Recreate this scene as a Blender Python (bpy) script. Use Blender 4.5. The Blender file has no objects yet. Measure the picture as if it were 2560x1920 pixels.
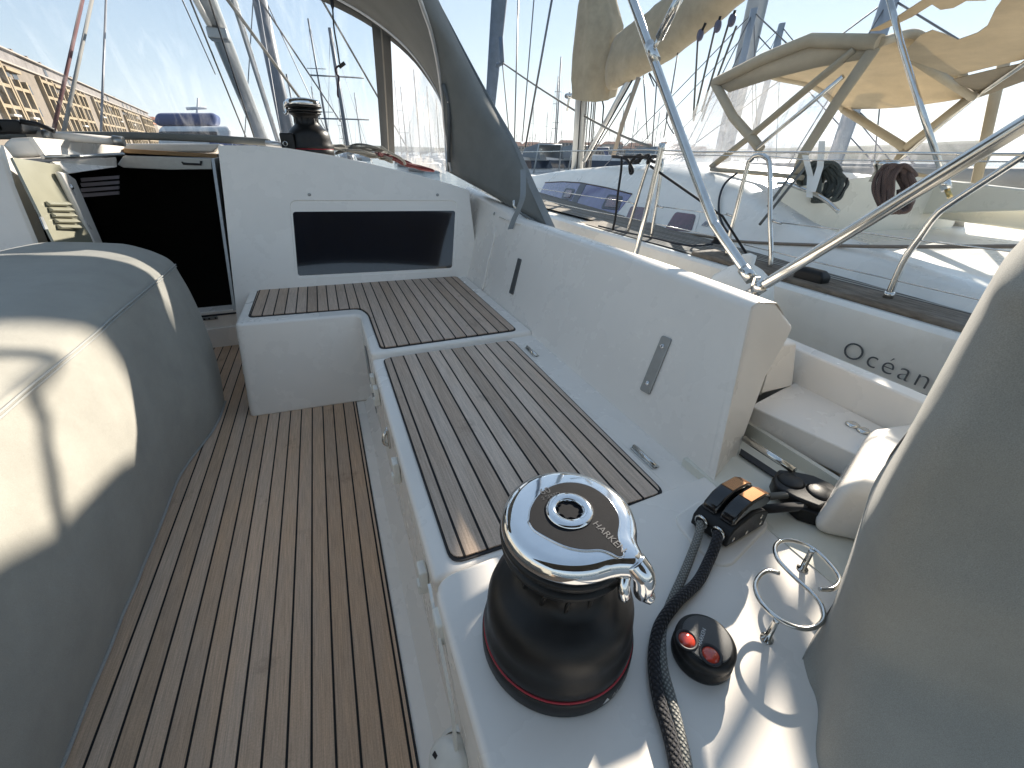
import bpy, bmesh, math, random
from mathutils import Vector, Matrix, noise
random.seed(7)
SC = bpy.context.scene
COL = SC.collection
V = Vector
# ---------------------------------------------------------------- camera calibration
F, CX, CY = 1046.0, 1280.0, 960.0
def _dc(u, v): return V((u-CX, CY-v, -F))
_f = _dc(782, 372).normalized(); _h = _dc(1450, 383)
_up = _h.cross(_f).normalized()
if _up.y < 0: _up = -_up
_rt = _f.cross(_up)
ROT = Matrix((_rt, _f, _up))
CAM = V((0, 0, 1.2))
def ray(u, v): return (ROT @ _dc(u, v)).normalized()
def atz(u, v, z): d = ray(u, v); return CAM + d*((z-CAM.z)/d.z)
def aty(u, v, y): d = ray(u, v); return CAM + d*((y-CAM.y)/d.y)
def atx(u, v, x): d = ray(u, v); return CAM + d*((x-CAM.x)/d.x)
def atp(u, v, p, n): d = ray(u, v); n = V(n); return CAM + d*((V(p)-CAM).dot(n)/d.dot(n))
def D(x, y): return (x*1.157324, y*1.157324)
# zoomed crops of the photograph: origin and scale -> photo pixels
def crop(ox, oy, s): return lambda x, y: (ox+x/s, oy+y/s)
G = crop(0, 280, 2.592); C2 = crop(500, 0, 2.592); CW = crop(560, 480, 2.7645); C3 = crop(900, 820, 2.765)
C5 = crop(860, 860, 1.564); Q = crop(1750, 740, 3.386); O = crop(1600, 1100, 2.305); W = crop(1180, 1120, 2.303)
K = crop(1860, 380, 2.304); Q4 = crop(1780, 0, 2.836); N5 = crop(1280, 380, 3.19); C1 = crop(0, 0, 2.592); M3 = crop(1180, 0, 2.963)
B5 = crop(1100, 440, 5.53)
BN = V((.06, 1, -.25)); BP = V((0, 2.77, .47))
def onb(p, off=0.0): return atp(p[0], p[1], BP - BN.normalized()*off, BN)      # cabin bulkhead plane
CN = V((-.46, 0, .165)).normalized(); CP = V((.805, 1, .45))
def onc(p, off=0.0): return atp(p[0], p[1], CP + CN*off, CN)                    # coaming plane
# ---------------------------------------------------------------- objects
_OFF = {}
def link(o): COL.objects.link(o); return o
def tag(o, label=None, cat=None, group=None, kind=None):
    if label: o['label'] = label
    if cat: o['category'] = cat
    if group: o['group'] = group
    if kind: o['kind'] = kind
    return o
def thing(name, label, cat, loc=(0, 0, 0), group=None):
    o = link(bpy.data.objects.new(name, None)); o.location = loc; o.empty_display_size = .1
    _OFF[o.name] = V(loc)
    return tag(o, label, cat, group)
def copy_tree(o, parent=None):
    c = o.copy(); link(c); c.parent = parent
    _OFF[c.name] = _OFF.get(o.name, V((0, 0, 0)))
    for ch in [x for x in list(COL.objects) if x.parent == o]: copy_tree(ch, c)
    return c
class MB:
    def __init__(s): s.v = []; s.f = []; s.sm = []
    def add(s, vs, fs, smooth=True):
        b = len(s.v); s.v += [V(p) for p in vs]
        for f in fs: s.f.append([b+i for i in f]); s.sm.append(smooth)
        return s
    def box(s, lo, hi, m=None):
        x0, y0, z0 = lo; x1, y1, z1 = hi
        vs = [V(p) for p in ((x0,y0,z0),(x1,y0,z0),(x1,y1,z0),(x0,y1,z0),(x0,y0,z1),(x1,y0,z1),(x1,y1,z1),(x0,y1,z1))]
        if m is not None: vs = [m @ p for p in vs]
        return s.add(vs, [(0,3,2,1),(4,5,6,7),(0,1,5,4),(1,2,6,5),(2,3,7,6),(3,0,4,7)], False)
    def prism(s, pts, d, smooth=False):
        """polygon pts extruded by vector d (caps both ends)"""
        pts = [V(p) for p in pts]; d = V(d); n = len(pts)
        nn = V((0,0,0))
        for i in range(n): nn += pts[i].cross(pts[(i+1) % n])
        if nn.dot(d) > 0: pts = pts[::-1]
        vs = pts + [p+d for p in pts]
        fs = [tuple(range(n)), tuple(range(2*n-1, n-1, -1))] + [(i, n+i, n+(i+1) % n, (i+1) % n) for i in range(n)]
        return s.add(vs, fs, smooth)
    def loft(s, rings, closed=True, caps=True, smooth=True):
        n = len(rings[0]); vs = [V(p) for r in rings for p in r]; fs = []
        for i in range(len(rings)-1):
            for j in range(n if closed else n-1):
                a = i*n+j; b = i*n+(j+1) % n
                fs.append((a, b, b+n, a+n))
        s.add(vs, fs, smooth)
        if caps and closed:
            b = len(s.v)-len(vs)
            s.f.append([b+i for i in range(n-1, -1, -1)]); s.sm.append(False)
            k = (len(rings)-1)*n
            s.f.append([b+k+i for i in range(n)]); s.sm.append(False)
        return s
    def tube(s, path, r, n=8, caps=True, flat=1.0):
        P = [V(p) for p in path]; rings = []
        rr = r if isinstance(r, (list, tuple)) else [r]*len(P)
        prev = None
        for i, p in enumerate(P):
            t = (P[min(i+1, len(P)-1)] - P[max(i-1, 0)])
            if t.length < 1e-9: t = V((0, 0, 1))
            t.normalize()
            if prev is None:
                a = V((0, 0, 1)) if abs(t.z) < .9 else V((1, 0, 0))
                u = t.cross(a).normalized()
            else:
                u = prev - t*prev.dot(t)
                if u.length < 1e-6: u = t.orthogonal()
                u.normalize()
            prev = u; w = t.cross(u)
            rings.append([p + (u*math.cos(k*2*math.pi/n) + w*flat*math.sin(k*2*math.pi/n))*rr[i] for k in range(n)])
        return s.loft(rings, True, caps)
    def lathe(s, prof, c=(0, 0, 0), n=48, caps=True):
        c = V(c)
        rings = [[c+V((r*math.cos(k*2*math.pi/n), r*math.sin(k*2*math.pi/n), z)) for k in range(n)] for r, z in prof]
        return s.loft(rings, True, caps)
    def ribbon(s, path, wv, th=.002):
        """flat strap along path; wv = half-width vector(s)"""
        P = [V(p) for p in path]; rings = []
        for i, p in enumerate(P):
            w = V(wv[i]) if isinstance(wv, list) else V(wv)
            t = (P[min(i+1, len(P)-1)]-P[max(i-1, 0)]).normalized()
            nn = t.cross(w).normalized()*th
            rings.append([p-w-nn, p+w-nn, p+w+nn, p-w+nn])
        return s.loft(rings, True, True, False)
    def xf(s, m):
        s.v = [m @ p for p in s.v]; return s
    def build(s, name, mat, parent=None, bevel=0, seg=2, subsurf=0, solid=0, kind=None, label=None, ang=35):
        me = bpy.data.meshes.new(name)
        off = _OFF.get(parent.name, V((0, 0, 0))) if parent else V((0, 0, 0))
        me.from_pydata([p-off for p in s.v], [], s.f); me.update()
        me.polygons.foreach_set('use_smooth', s.sm)
        if mat: me.materials.append(mat)
        o = link(bpy.data.objects.new(name, me)); o.parent = parent
        _OFF[o.name] = off
        bm = bmesh.new(); bm.from_mesh(me); bmesh.ops.recalc_face_normals(bm, faces=bm.faces); bm.to_mesh(me); bm.free()
        if solid: m = o.modifiers.new('s', 'SOLIDIFY'); m.thickness = solid; m.offset = 0
        if bevel:
            m = o.modifiers.new('b', 'BEVEL'); m.width = bevel; m.segments = seg; m.limit_method = 'ANGLE'; m.angle_limit = math.radians(ang)
            m.harden_normals = False
            for p in me.polygons: p.use_smooth = True
            e = o.modifiers.new('w', 'WEIGHTED_NORMAL'); e.keep_sharp = True
        if subsurf: m = o.modifiers.new('u', 'SUBSURF'); m.levels = subsurf; m.render_levels = subsurf
        if kind: o['kind'] = kind
        if label: o['label'] = label
        return o
def spline(pts, n=8):
    """Catmull-Rom through pts"""
    P = [V(p) for p in pts]; P = [P[0]*2-P[1]] + P + [P[-1]*2-P[-2]]; out = []
    for i in range(1, len(P)-2):
        a, b, c, d = P[i-1:i+3]
        for k in range(n):
            t = k/n
            out.append(.5*((2*b)+(c-a)*t+(2*a-5*b+4*c-d)*t*t+(3*b-a-3*c+d)*t**3))
    out.append(P[-2]); return out
def rrect(w, h, r, n=5):
    pts = []
    for cx, cy, a0 in ((w-r, h-r, 0), (-w+r, h-r, 90), (-w+r, -h+r, 180), (w-r, -h+r, 270)):
        for k in range(n+1):
            a = math.radians(a0+90*k/n); pts.append((cx+r*math.cos(a), cy+r*math.sin(a)))
    return pts
def roundpoly(pts, r, n=5):
    """round the corners of a planar polygon"""
    P = [V(p) for p in pts]; out = []; m = len(P)
    for i in range(m):
        a, b, c = P[i-1], P[i], P[(i+1) % m]
        rr = r[i] if isinstance(r, list) else r
        e1 = (a-b); e2 = (c-b); l = min(rr, e1.length*.45, e2.length*.45)
        p0 = b+e1.normalized()*l; p1 = b+e2.normalized()*l
        if l < 1e-5: out.append(b); continue
        for k in range(n+1):
            t = k/n; out.append(p0*(1-t)**2 + b*2*t*(1-t) + p1*t*t)
    return out
def lerp(a, b, t): return a+(b-a)*t
def text_mesh(name, body, mat, parent, M, size=1.0, ext=.0, off=0.0, spacing=1.0, align='LEFT', shear=0):
    c = bpy.data.curves.new('t', 'FONT'); c.body = body; c.size = size; c.extrude = ext; c.offset = off
    c.space_character = spacing; c.align_x = align; c.resolution_u = 5; c.shear = shear
    t = bpy.data.objects.new('t', c); COL.objects.link(t)
    dg = bpy.context.evaluated_depsgraph_get()
    me = bpy.data.meshes.new_from_object(t.evaluated_get(dg)); bpy.data.objects.remove(t); bpy.data.curves.remove(c)
    o_ = _OFF.get(parent.name, V((0, 0, 0))) if parent else V((0, 0, 0))
    me.transform(Matrix.Translation(-o_) @ M)
    me.materials.clear(); me.materials.append(mat); me.name = name
    o = link(bpy.data.objects.new(name, me)); o.parent = parent; _OFF[o.name] = o_
    return o
def basis(o, x, y):
    x = V(x).normalized(); z = x.cross(V(y)).normalized(); y = z.cross(x)
    return Matrix(((x.x, y.x, z.x, o[0]), (x.y, y.y, z.y, o[1]), (x.z, y.z, z.z, o[2]), (0, 0, 0, 1)))
# ---------------------------------------------------------------- materials
def srgb(r, g, b):
    f = lambda c: (c/255/12.92) if c <= 10 else ((c/255+.055)/1.055)**2.4
    return (f(r), f(g), f(b), 1)
def nt(name):
    m = bpy.data.materials.new(name); m.use_nodes = True
    t = m.node_tree; t.nodes.clear()
    return m, t, t.nodes, t.links
def N(ns, ty, **kw):
    n = ns.new(ty)
    for k, v in kw.items():
        if k == 'op': n.operation = v
        elif k == 'ins':
            for i, x in v.items(): n.inputs[i].default_value = x
        else: setattr(n, k, v)
    return n
def pmat(name, col, rough=.4, metal=0., var=.08, vs=6., bump=0., bs=200., rv=.0, spec=.5, stretch=None, coat=0., sheen=0., dirt=0., dirtcol=None, emit=None, bump2=0., bs2=6., trans=0.):
    m, t, ns, L = nt(name)
    out = N(ns, 'ShaderNodeOutputMaterial'); b = N(ns, 'ShaderNodeBsdfPrincipled'); L.new(b.outputs[0], out.inputs[0])
    b.inputs['Metallic'].default_value = metal; b.inputs['Specular IOR Level'].default_value = spec
    if coat: b.inputs['Coat Weight'].default_value = coat; b.inputs['Coat Roughness'].default_value = .08
    if sheen: b.inputs['Sheen Weight'].default_value = sheen; b.inputs['Sheen Roughness'].default_value = .5
    if trans: b.inputs['Transmission Weight'].default_value = trans
    tc = N(ns, 'ShaderNodeTexCoord'); src = tc.outputs['Object']
    if stretch:
        mp = N(ns, 'ShaderNodeMapping'); mp.inputs['Scale'].default_value = stretch; L.new(src, mp.inputs[0]); src2 = mp.outputs[0]
    else: src2 = src
    n1 = N(ns, 'ShaderNodeTexNoise', ins={'Scale': vs, 'Detail': 5., 'Roughness': .6}); L.new(src2, n1.inputs['Vector'])
    mr = N(ns, 'ShaderNodeMapRange', ins={1: .3, 2: .7, 3: 1-var, 4: 1+var}); L.new(n1.outputs[0], mr.inputs[0])
    mx = N(ns, 'ShaderNodeMix', data_type='RGBA', blend_type='MULTIPLY'); mx.inputs[0].default_value = 1
    mx.inputs[6].default_value = tuple(col[:3])+(1,); L.new(mr.outputs[0], mx.inputs[7]); cout = mx.outputs[2]
    if dirt:
        n3 = N(ns, 'ShaderNodeTexNoise', ins={'Scale': 3.1, 'Detail': 8., 'Roughness': .7}); L.new(src, n3.inputs['Vector'])
        m3 = N(ns, 'ShaderNodeMapRange', ins={1: .52, 2: .75, 3: 0., 4: dirt}); L.new(n3.outputs[0], m3.inputs[0])
        mm = N(ns, 'ShaderNodeMix', data_type='RGBA'); L.new(m3.outputs[0], mm.inputs[0]); L.new(cout, mm.inputs[6])
        mm.inputs[7].default_value = dirtcol or (.3, .27, .2, 1); cout = mm.outputs[2]
    L.new(cout, b.inputs['Base Color'])
    if rv:
        r = N(ns, 'ShaderNodeMapRange', ins={1: .3, 2: .7, 3: max(.02, rough-rv), 4: rough+rv}); L.new(n1.outputs[0], r.inputs[0]); L.new(r.outputs[0], b.inputs['Roughness'])
    else: b.inputs['Roughness'].default_value = rough
    prev = None
    if bump2:
        n4 = N(ns, 'ShaderNodeTexNoise', ins={'Scale': bs2, 'Detail': 2.}); L.new(src2, n4.inputs['Vector'])
        bp = N(ns, 'ShaderNodeBump', ins={'Strength': bump2, 'Distance': .02}); L.new(n4.outputs[0], bp.inputs['Height']); prev = bp
    if bump:
        n2 = N(ns, 'ShaderNodeTexNoise', ins={'Scale': bs, 'Detail': 2.}); L.new(src2, n2.inputs['Vector'])
        bp = N(ns, 'ShaderNodeBump', ins={'Strength': bump, 'Distance': .002}); L.new(n2.outputs[0], bp.inputs['Height'])
        if prev: L.new(prev.outputs[0], bp.inputs['Normal'])
        prev = bp
    if prev: L.new(prev.outputs[0], b.inputs['Normal'])
    if emit: b.inputs['Emission Color'].default_value = emit[0]; b.inputs['Emission Strength'].default_value = emit[1]
    return m
def teak(name, pitch, x0, seam, base, grey, vary=.16, ang=0.0):
    """boat-deck planking running along world Y (turned by ang): black caulked seams every `pitch`"""
    m, t, ns, L = nt(name)
    out = N(ns, 'ShaderNodeOutputMaterial'); b = N(ns, 'ShaderNodeBsdfPrincipled'); L.new(b.outputs[0], out.inputs[0])
    ge = N(ns, 'ShaderNodeNewGeometry'); mp0 = N(ns, 'ShaderNodeMapping'); mp0.inputs['Rotation'].default_value = (0, 0, ang); L.new(ge.outputs['Position'], mp0.inputs[0])
    sx = N(ns, 'ShaderNodeSeparateXYZ'); L.new(mp0.outputs[0], sx.inputs[0])
    a = N(ns, 'ShaderNodeMath', op='SUBTRACT', ins={1: x0}); L.new(sx.outputs[0], a.inputs[0])
    dv = N(ns, 'ShaderNodeMath', op='DIVIDE', ins={1: pitch}); L.new(a.outputs[0], dv.inputs[0])
    fr = N(ns, 'ShaderNodeMath', op='FRACT'); L.new(dv.outputs[0], fr.inputs[0])
    fl = N(ns, 'ShaderNodeMath', op='FLOOR'); L.new(dv.outputs[0], fl.inputs[0])
    pp = N(ns, 'ShaderNodeMath', op='PINGPONG', ins={1: .5}); L.new(dv.outputs[0], pp.inputs[0])
    sm = N(ns, 'ShaderNodeMapRange', ins={1: seam/pitch*.5, 2: seam/pitch*.5+.018, 3: 1., 4: 0.}); L.new(pp.outputs[0], sm.inputs[0])
    wn = N(ns, 'ShaderNodeTexWhiteNoise', noise_dimensions='1D'); L.new(fl.outputs[0], wn.inputs['W'])
    # along-plank grain, shifted from plank to plank
    cb = N(ns, 'ShaderNodeCombineXYZ'); sh = N(ns, 'ShaderNodeMath', op='MULTIPLY', ins={1: 7.3}); L.new(fl.outputs[0], sh.inputs[0])
    yy = N(ns, 'ShaderNodeMath', op='ADD'); L.new(sx.outputs[1], yy.inputs[0]); L.new(sh.outputs[0], yy.inputs[1])
    L.new(sx.outputs[0], cb.inputs[0]); L.new(yy.outputs[0], cb.inputs[1]); L.new(sx.outputs[2], cb.inputs[2])
    mp = N(ns, 'ShaderNodeMapping'); mp.inputs['Scale'].default_value = (330, 9, 50); L.new(cb.outputs[0], mp.inputs[0])
    g = N(ns, 'ShaderNodeTexNoise', ins={'Scale': 1., 'Detail': 5., 'Roughness': .65, 'Distortion': .3}); L.new(mp.outputs[0], g.inputs['Vector'])
    mp2 = N(ns, 'ShaderNodeMapping'); mp2.inputs['Scale'].default_value = (10, 2.2, 10); L.new(cb.outputs[0], mp2.inputs[0])
    g2 = N(ns, 'ShaderNodeTexNoise', ins={'Scale': 1., 'Detail': 4., 'Roughness': .6}); L.new(mp2.outputs[0], g2.inputs['Vector'])
    fine = N(ns, 'ShaderNodeTexNoise', ins={'Scale': 260., 'Detail': 3.}); L.new(ge.outputs['Position'], fine.inputs['Vector'])
    mixc = N(ns, 'ShaderNodeMix', data_type='RGBA'); mixc.inputs[6].default_value = tuple(base)+(1,); mixc.inputs[7].default_value = tuple(grey)+(1,)
    mr = N(ns, 'ShaderNodeMapRange', ins={1: .3, 2: .68, 3: 0., 4: 1.}); L.new(g2.outputs[0], mr.inputs[0])
    wadd = N(ns, 'ShaderNodeMath', op='MULTIPLY_ADD', ins={1: .7, 2: -.35}); L.new(wn.outputs[0], wadd.inputs[0])
    ad = N(ns, 'ShaderNodeMath', op='ADD', use_clamp=True); L.new(mr.outputs[0], ad.inputs[0]); L.new(wadd.outputs[0], ad.inputs[1]); L.new(ad.outputs[0], mixc.inputs[0])
    gr = N(ns, 'ShaderNodeMapRange', ins={1: .3, 2: .7, 3: .74, 4: 1.2}); L.new(g.outputs[0], gr.inputs[0])
    br = N(ns, 'ShaderNodeMapRange', ins={3: 1-vary, 4: 1+vary}); L.new(wn.outputs[0], br.inputs[0])
    fi = N(ns, 'ShaderNodeMapRange', ins={1: .3, 2: .7, 3: .9, 4: 1.1}); L.new(fine.outputs[0], fi.inputs[0])
    m1 = N(ns, 'ShaderNodeMath', op='MULTIPLY'); L.new(gr.outputs[0], m1.inputs[0]); L.new(br.outputs[0], m1.inputs[1])
    m2 = N(ns, 'ShaderNodeMath', op='MULTIPLY'); L.new(m1.outputs[0], m2.inputs[0]); L.new(fi.outputs[0], m2.inputs[1])
    mu = N(ns, 'ShaderNodeMix', data_type='RGBA', blend_type='MULTIPLY'); mu.inputs[0].default_value = 1; L.new(mixc.outputs[2], mu.inputs[6]); L.new(m2.outputs[0], mu.inputs[7])
    # a few darker water stains
    st = N(ns, 'ShaderNodeTexNoise', ins={'Scale': 4.5, 'Detail': 6., 'Roughness': .7}); L.new(ge.outputs['Position'], st.inputs['Vector'])
    sr = N(ns, 'ShaderNodeMapRange', ins={1: .6, 2: .72, 3: 0., 4: .45}); L.new(st.outputs[0], sr.inputs[0])
    ms = N(ns, 'ShaderNodeMix', data_type='RGBA'); L.new(sr.outputs[0], ms.inputs[0]); L.new(mu.outputs[2], ms.inputs[6]); ms.inputs[7].default_value = (.13, .085, .055, 1)
    fin = N(ns, 'ShaderNodeMix', data_type='RGBA'); L.new(sm.outputs[0], fin.inputs[0]); L.new(ms.outputs[2], fin.inputs[6]); fin.inputs[7].default_value = (.012, .011, .012, 1)
    L.new(fin.outputs[2], b.inputs['Base Color']); b.inputs['Roughness'].default_value = .72; b.inputs['Specular IOR Level'].default_value = .3
    hs = N(ns, 'ShaderNodeMath', op='MULTIPLY_ADD', ins={1: -.6}); L.new(sm.outputs[0], hs.inputs[0]); L.new(g.outputs[0], hs.inputs[2])
    bp = N(ns, 'ShaderNodeBump', ins={'Strength': .35, 'Distance': .0015}); L.new(hs.outputs[0], bp.inputs['Height']); L.new(bp.outputs[0], b.inputs['Normal'])
    return m
def canvas(name, col, scale=900., var=.1, sheen=.15, fold=.25, transl=0., rough=.95):
    m, t, ns, L = nt(name)
    out = N(ns, 'ShaderNodeOutputMaterial'); b = N(ns, 'ShaderNodeBsdfPrincipled')
    b.inputs['Roughness'].default_value = rough; b.inputs['Specular IOR Level'].default_value = .15
    b.inputs['Sheen Weight'].default_value = sheen
    tc = N(ns, 'ShaderNodeTexCoord')
    n1 = N(ns, 'ShaderNodeTexNoise', ins={'Scale': 5., 'Detail': 7., 'Roughness': .65}); L.new(tc.outputs['Object'], n1.inputs['Vector'])
    n2 = N(ns, 'ShaderNodeTexNoise', ins={'Scale': scale, 'Detail': 2.}); L.new(tc.outputs['Object'], n2.inputs['Vector'])
    n3 = N(ns, 'ShaderNodeTexNoise', ins={'Scale': 7., 'Detail': 3., 'Distortion': .8}); L.new(tc.outputs['Object'], n3.inputs['Vector'])
    r1 = N(ns, 'ShaderNodeMapRange', ins={1: .3, 2: .7, 3: 1-var, 4: 1+var}); L.new(n1.outputs[0], r1.inputs[0])
    r2 = N(ns, 'ShaderNodeMapRange', ins={1: .3, 2: .7, 3: .86, 4: 1.14}); L.new(n2.outputs[0], r2.inputs[0])
    mm = N(ns, 'ShaderNodeMath', op='MULTIPLY'); L.new(r1.outputs[0], mm.inputs[0]); L.new(r2.outputs[0], mm.inputs[1])
    mx = N(ns, 'ShaderNodeMix', data_type='RGBA', blend_type='MULTIPLY'); mx.inputs[0].default_value = 1; mx.inputs[6].default_value = tuple(col[:3])+(1,); L.new(mm.outputs[0], mx.inputs[7])
    L.new(mx.outputs[2], b.inputs['Base Color'])
    b1 = N(ns, 'ShaderNodeBump', ins={'Strength': fold, 'Distance': .012}); L.new(n3.outputs[0], b1.inputs['Height'])
    b2 = N(ns, 'ShaderNodeBump', ins={'Strength': .35, 'Distance': .0008}); L.new(n2.outputs[0], b2.inputs['Height']); L.new(b1.outputs[0], b2.inputs['Normal'])
    L.new(b2.outputs[0], b.inputs['Normal'])
    if transl:
        tr = N(ns, 'ShaderNodeBsdfTranslucent'); L.new(mx.outputs[2], tr.inputs[0]); ms = N(ns, 'ShaderNodeMixShader', ins={0: transl})
        L.new(b.outputs[0], ms.inputs[1]); L.new(tr.outputs[0], ms.inputs[2]); L.new(ms.outputs[0], out.inputs[0])
    else: L.new(b.outputs[0], out.inputs[0])
    return m
def vinyl(name, haze=.06, streak=.25, tint=(.93, .96, 1), gloss=.06, sc=(3, 3, .6), milk=(.8, .82, .85)):
    """clear PVC window: mostly see-through, milky scratches and creases"""
    m, t, ns, L = nt(name)
    out = N(ns, 'ShaderNodeOutputMaterial'); tr = N(ns, 'ShaderNodeBsdfTransparent'); tr.inputs[0].default_value = tuple(tint)+(1,)
    df = N(ns, 'ShaderNodeBsdfTranslucent'); df.inputs[0].default_value = tuple(milk)+(1,)
    gl = N(ns, 'ShaderNodeBsdfGlossy'); gl.inputs['Roughness'].default_value = .08
    tc = N(ns, 'ShaderNodeTexCoord'); mp = N(ns, 'ShaderNodeMapping'); mp.inputs['Scale'].default_value = sc; mp.inputs['Rotation'].default_value = (.3, .5, .4); L.new(tc.outputs['Object'], mp.inputs[0])
    n = N(ns, 'ShaderNodeTexNoise', ins={'Scale': 2.2, 'Detail': 6., 'Roughness': .65, 'Distortion': 1.2}); L.new(mp.outputs[0], n.inputs['Vector'])
    r = N(ns, 'ShaderNodeMapRange', ins={1: .5, 2: .75, 3: haze, 4: haze+streak}); L.new(n.outputs[0], r.inputs[0])
    n2 = N(ns, 'ShaderNodeTexNoise', ins={'Scale': 5., 'Detail': 3., 'Distortion': .5}); L.new(mp.outputs[0], n2.inputs['Vector'])
    bp = N(ns, 'ShaderNodeBump', ins={'Strength': .5, 'Distance': .02}); L.new(n2.outputs[0], bp.inputs['Height']); L.new(bp.outputs[0], gl.inputs['Normal'])
    m1 = N(ns, 'ShaderNodeMixShader'); L.new(r.outputs[0], m1.inputs[0]); L.new(tr.outputs[0], m1.inputs[1]); L.new(df.outputs[0], m1.inputs[2])
    fr = N(ns, 'ShaderNodeLayerWeight', ins={0: .25}); mu = N(ns, 'ShaderNodeMath', op='MULTIPLY_ADD', ins={1: .35, 2: gloss*.3}); L.new(fr.outputs['Fresnel'], mu.inputs[0])
    m2 = N(ns, 'ShaderNodeMixShader'); L.new(mu.outputs[0], m2.inputs[0]); L.new(m1.outputs[0], m2.inputs[1]); L.new(gl.outputs[0], m2.inputs[2]); L.new(m2.outputs[0], out.inputs[0])
    return m
GEL = pmat('gelcoat', (.86, .81, .745), .28, var=.03, vs=3, rv=.06, bump=.04, bs=700, dirt=.10, dirtcol=(.5, .47, .4, 1))
GEL2 = pmat('gelcoat_cream', (.74, .72, .63), .3, var=.04, vs=3, rv=.06, dirt=.15, dirtcol=(.45, .40, .30, 1))
GELN = pmat('neighbour_gelcoat', (.83, .81, .75), .3, var=.05, vs=2, rv=.08, dirt=.22, dirtcol=(.42, .38, .3, 1))
PLAST = pmat('white_plastic', (.78, .78, .74), .45, var=.04, vs=20, dirt=.15)
BLK = pmat('black_anodised', (.012, .012, .0125), .40, spec=.3, var=.25, vs=25, rv=.1, bump=.1, bs=900)
BLKG = pmat('black_plastic', (.015, .015, .0155), .38, spec=.3, var=.2, vs=30, rv=.08, bump=.15, bs=1200)
RUB = pmat('rubber_inlay', (.012, .013, .016), .75, spec=.12, var=.15, vs=40, bump=.2, bs=1500)
CHR = pmat('chrome', (.78, .78, .78), .07, 1., var=.08, vs=9, rv=.05, bump=.02, bs=60)
SST = pmat('stainless_steel', (.66, .65, .62), .17, 1., var=.12, vs=14, rv=.06, bump=.03, bs=200)
ALU = pmat('silver_aluminium', (.62, .63, .64), .38, .85, var=.1, vs=5, rv=.08)
GRYP = pmat('brushed_grey_plate', (.36, .37, .37), .4, .8, var=.08, vs=30, rv=.06)
DRK = pmat('dark_trim', (.02, .02, .025), .5, var=.2, vs=10)
RED = pmat('red_stripe', (.35, .015, .03), .4, var=.05)
LTR = pmat('grey_lettering', (.10, .105, .11), .5, var=.15, vs=40)
CANV = canvas('grey_canvas', (.34, .33, .295))
CANVD = canvas('dark_grey_canvas', (.20, .205, .195), transl=.06)
SEAM = canvas('seam_thread', (.36, .365, .35), fold=.05)
BEIGE = canvas('beige_canvas', (.50, .44, .335), transl=.18, fold=.3)
BEIGEH = canvas('tan_canvas', (.58, .50, .37), transl=.42, fold=.15)
WEB = canvas('grey_webbing', (.26, .28, .29), scale=1500)
VIN = vinyl('clear_vinyl', haze=.004, streak=.12, sc=(5, 1.2, .8), gloss=.03)
VINS = vinyl('hazy_side_vinyl', haze=.22, streak=.3, sc=(6, 1.5, .6), milk=(.6, .62, .66))
VINN = vinyl('creased_vinyl', haze=.07, streak=.5, sc=(4, 4, 1.2), gloss=.15, milk=(.42, .42, .47))
# ---------------------------------------------------------------- camera, sky, sun
cam = bpy.data.cameras.new('camera'); co = link(bpy.data.objects.new('camera', cam))
cam.sensor_width = 36; cam.lens = 36*F/2560; cam.clip_start = .02; cam.clip_end = 30000
co.matrix_world = Matrix.Translation(CAM) @ ROT.to_4x4(); SC.camera = co
SUN_AZ, SUN_EL = math.radians(55), math.radians(24)
SD = V((math.sin(SUN_AZ)*math.cos(SUN_EL), math.cos(SUN_AZ)*math.cos(SUN_EL), math.sin(SUN_EL)))
w = bpy.data.worlds.new('World'); SC.world = w; w.use_nodes = True
wt = w.node_tree; wt.nodes.clear()
sk = wt.nodes.new('ShaderNodeTexSky'); sk.sky_type = 'NISHITA'; sk.sun_disc = False
sk.sun_elevation = SUN_EL; sk.sun_rotation = SUN_AZ; sk.altitude = 10; sk.air_density = .85; sk.dust_density = .0; sk.ozone_density = 1.0
bg = wt.nodes.new('ShaderNodeBackground'); bg.inputs[1].default_value = .15
wo = wt.nodes.new('ShaderNodeOutputWorld'); hsn = wt.nodes.new('ShaderNodeHueSaturation'); hsn.inputs['Saturation'].default_value = 1.55; gam = wt.nodes.new('ShaderNodeGamma'); gam.inputs['Gamma'].default_value = .34; wt.links.new(sk.outputs[0], gam.inputs['Color']); wt.links.new(gam.outputs[0], hsn.inputs['Color']); wt.links.new(hsn.outputs[0], bg.inputs[0]); wt.links.new(bg.outputs[0], wo.inputs[0])
sl = bpy.data.lights.new('sun', 'SUN'); sl.energy = 3.6; sl.angle = math.radians(.5); sl.color = (1, .90, .76)
so = link(bpy.data.objects.new('sun', sl)); so.rotation_euler = (-SD).to_track_quat('-Z', 'Y').to_euler()
SC.view_settings.view_transform = 'Standard'; SC.view_settings.look = 'None'; SC.view_settings.gamma = 1; SC.view_settings.exposure = 1.72
SC.cycles.use_denoising = True
SC.cycles.max_bounces = 8; SC.cycles.transparent_max_bounces = 24
SC.cycles.caustics_reflective = False; SC.cycles.caustics_refractive = False
SC.cycles.sample_clamp_indirect = 6
def cut(o, mb):
    """carve a recess / opening (applied at once, no helper stays in the scene)"""
    c = mb.build('cutter', None); m = o.modifiers.new('c', 'BOOLEAN'); m.object = c; m.operation = 'DIFFERENCE'; m.solver = 'EXACT'
    dg = bpy.context.evaluated_depsgraph_get(); dg.update()
    me = bpy.data.meshes.new_from_object(o.evaluated_get(dg)); o.modifiers.clear(); old = o.data; o.data = me
    nm = old.name; bpy.data.meshes.remove(old); me.name = nm; bpy.data.objects.remove(c)
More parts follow.
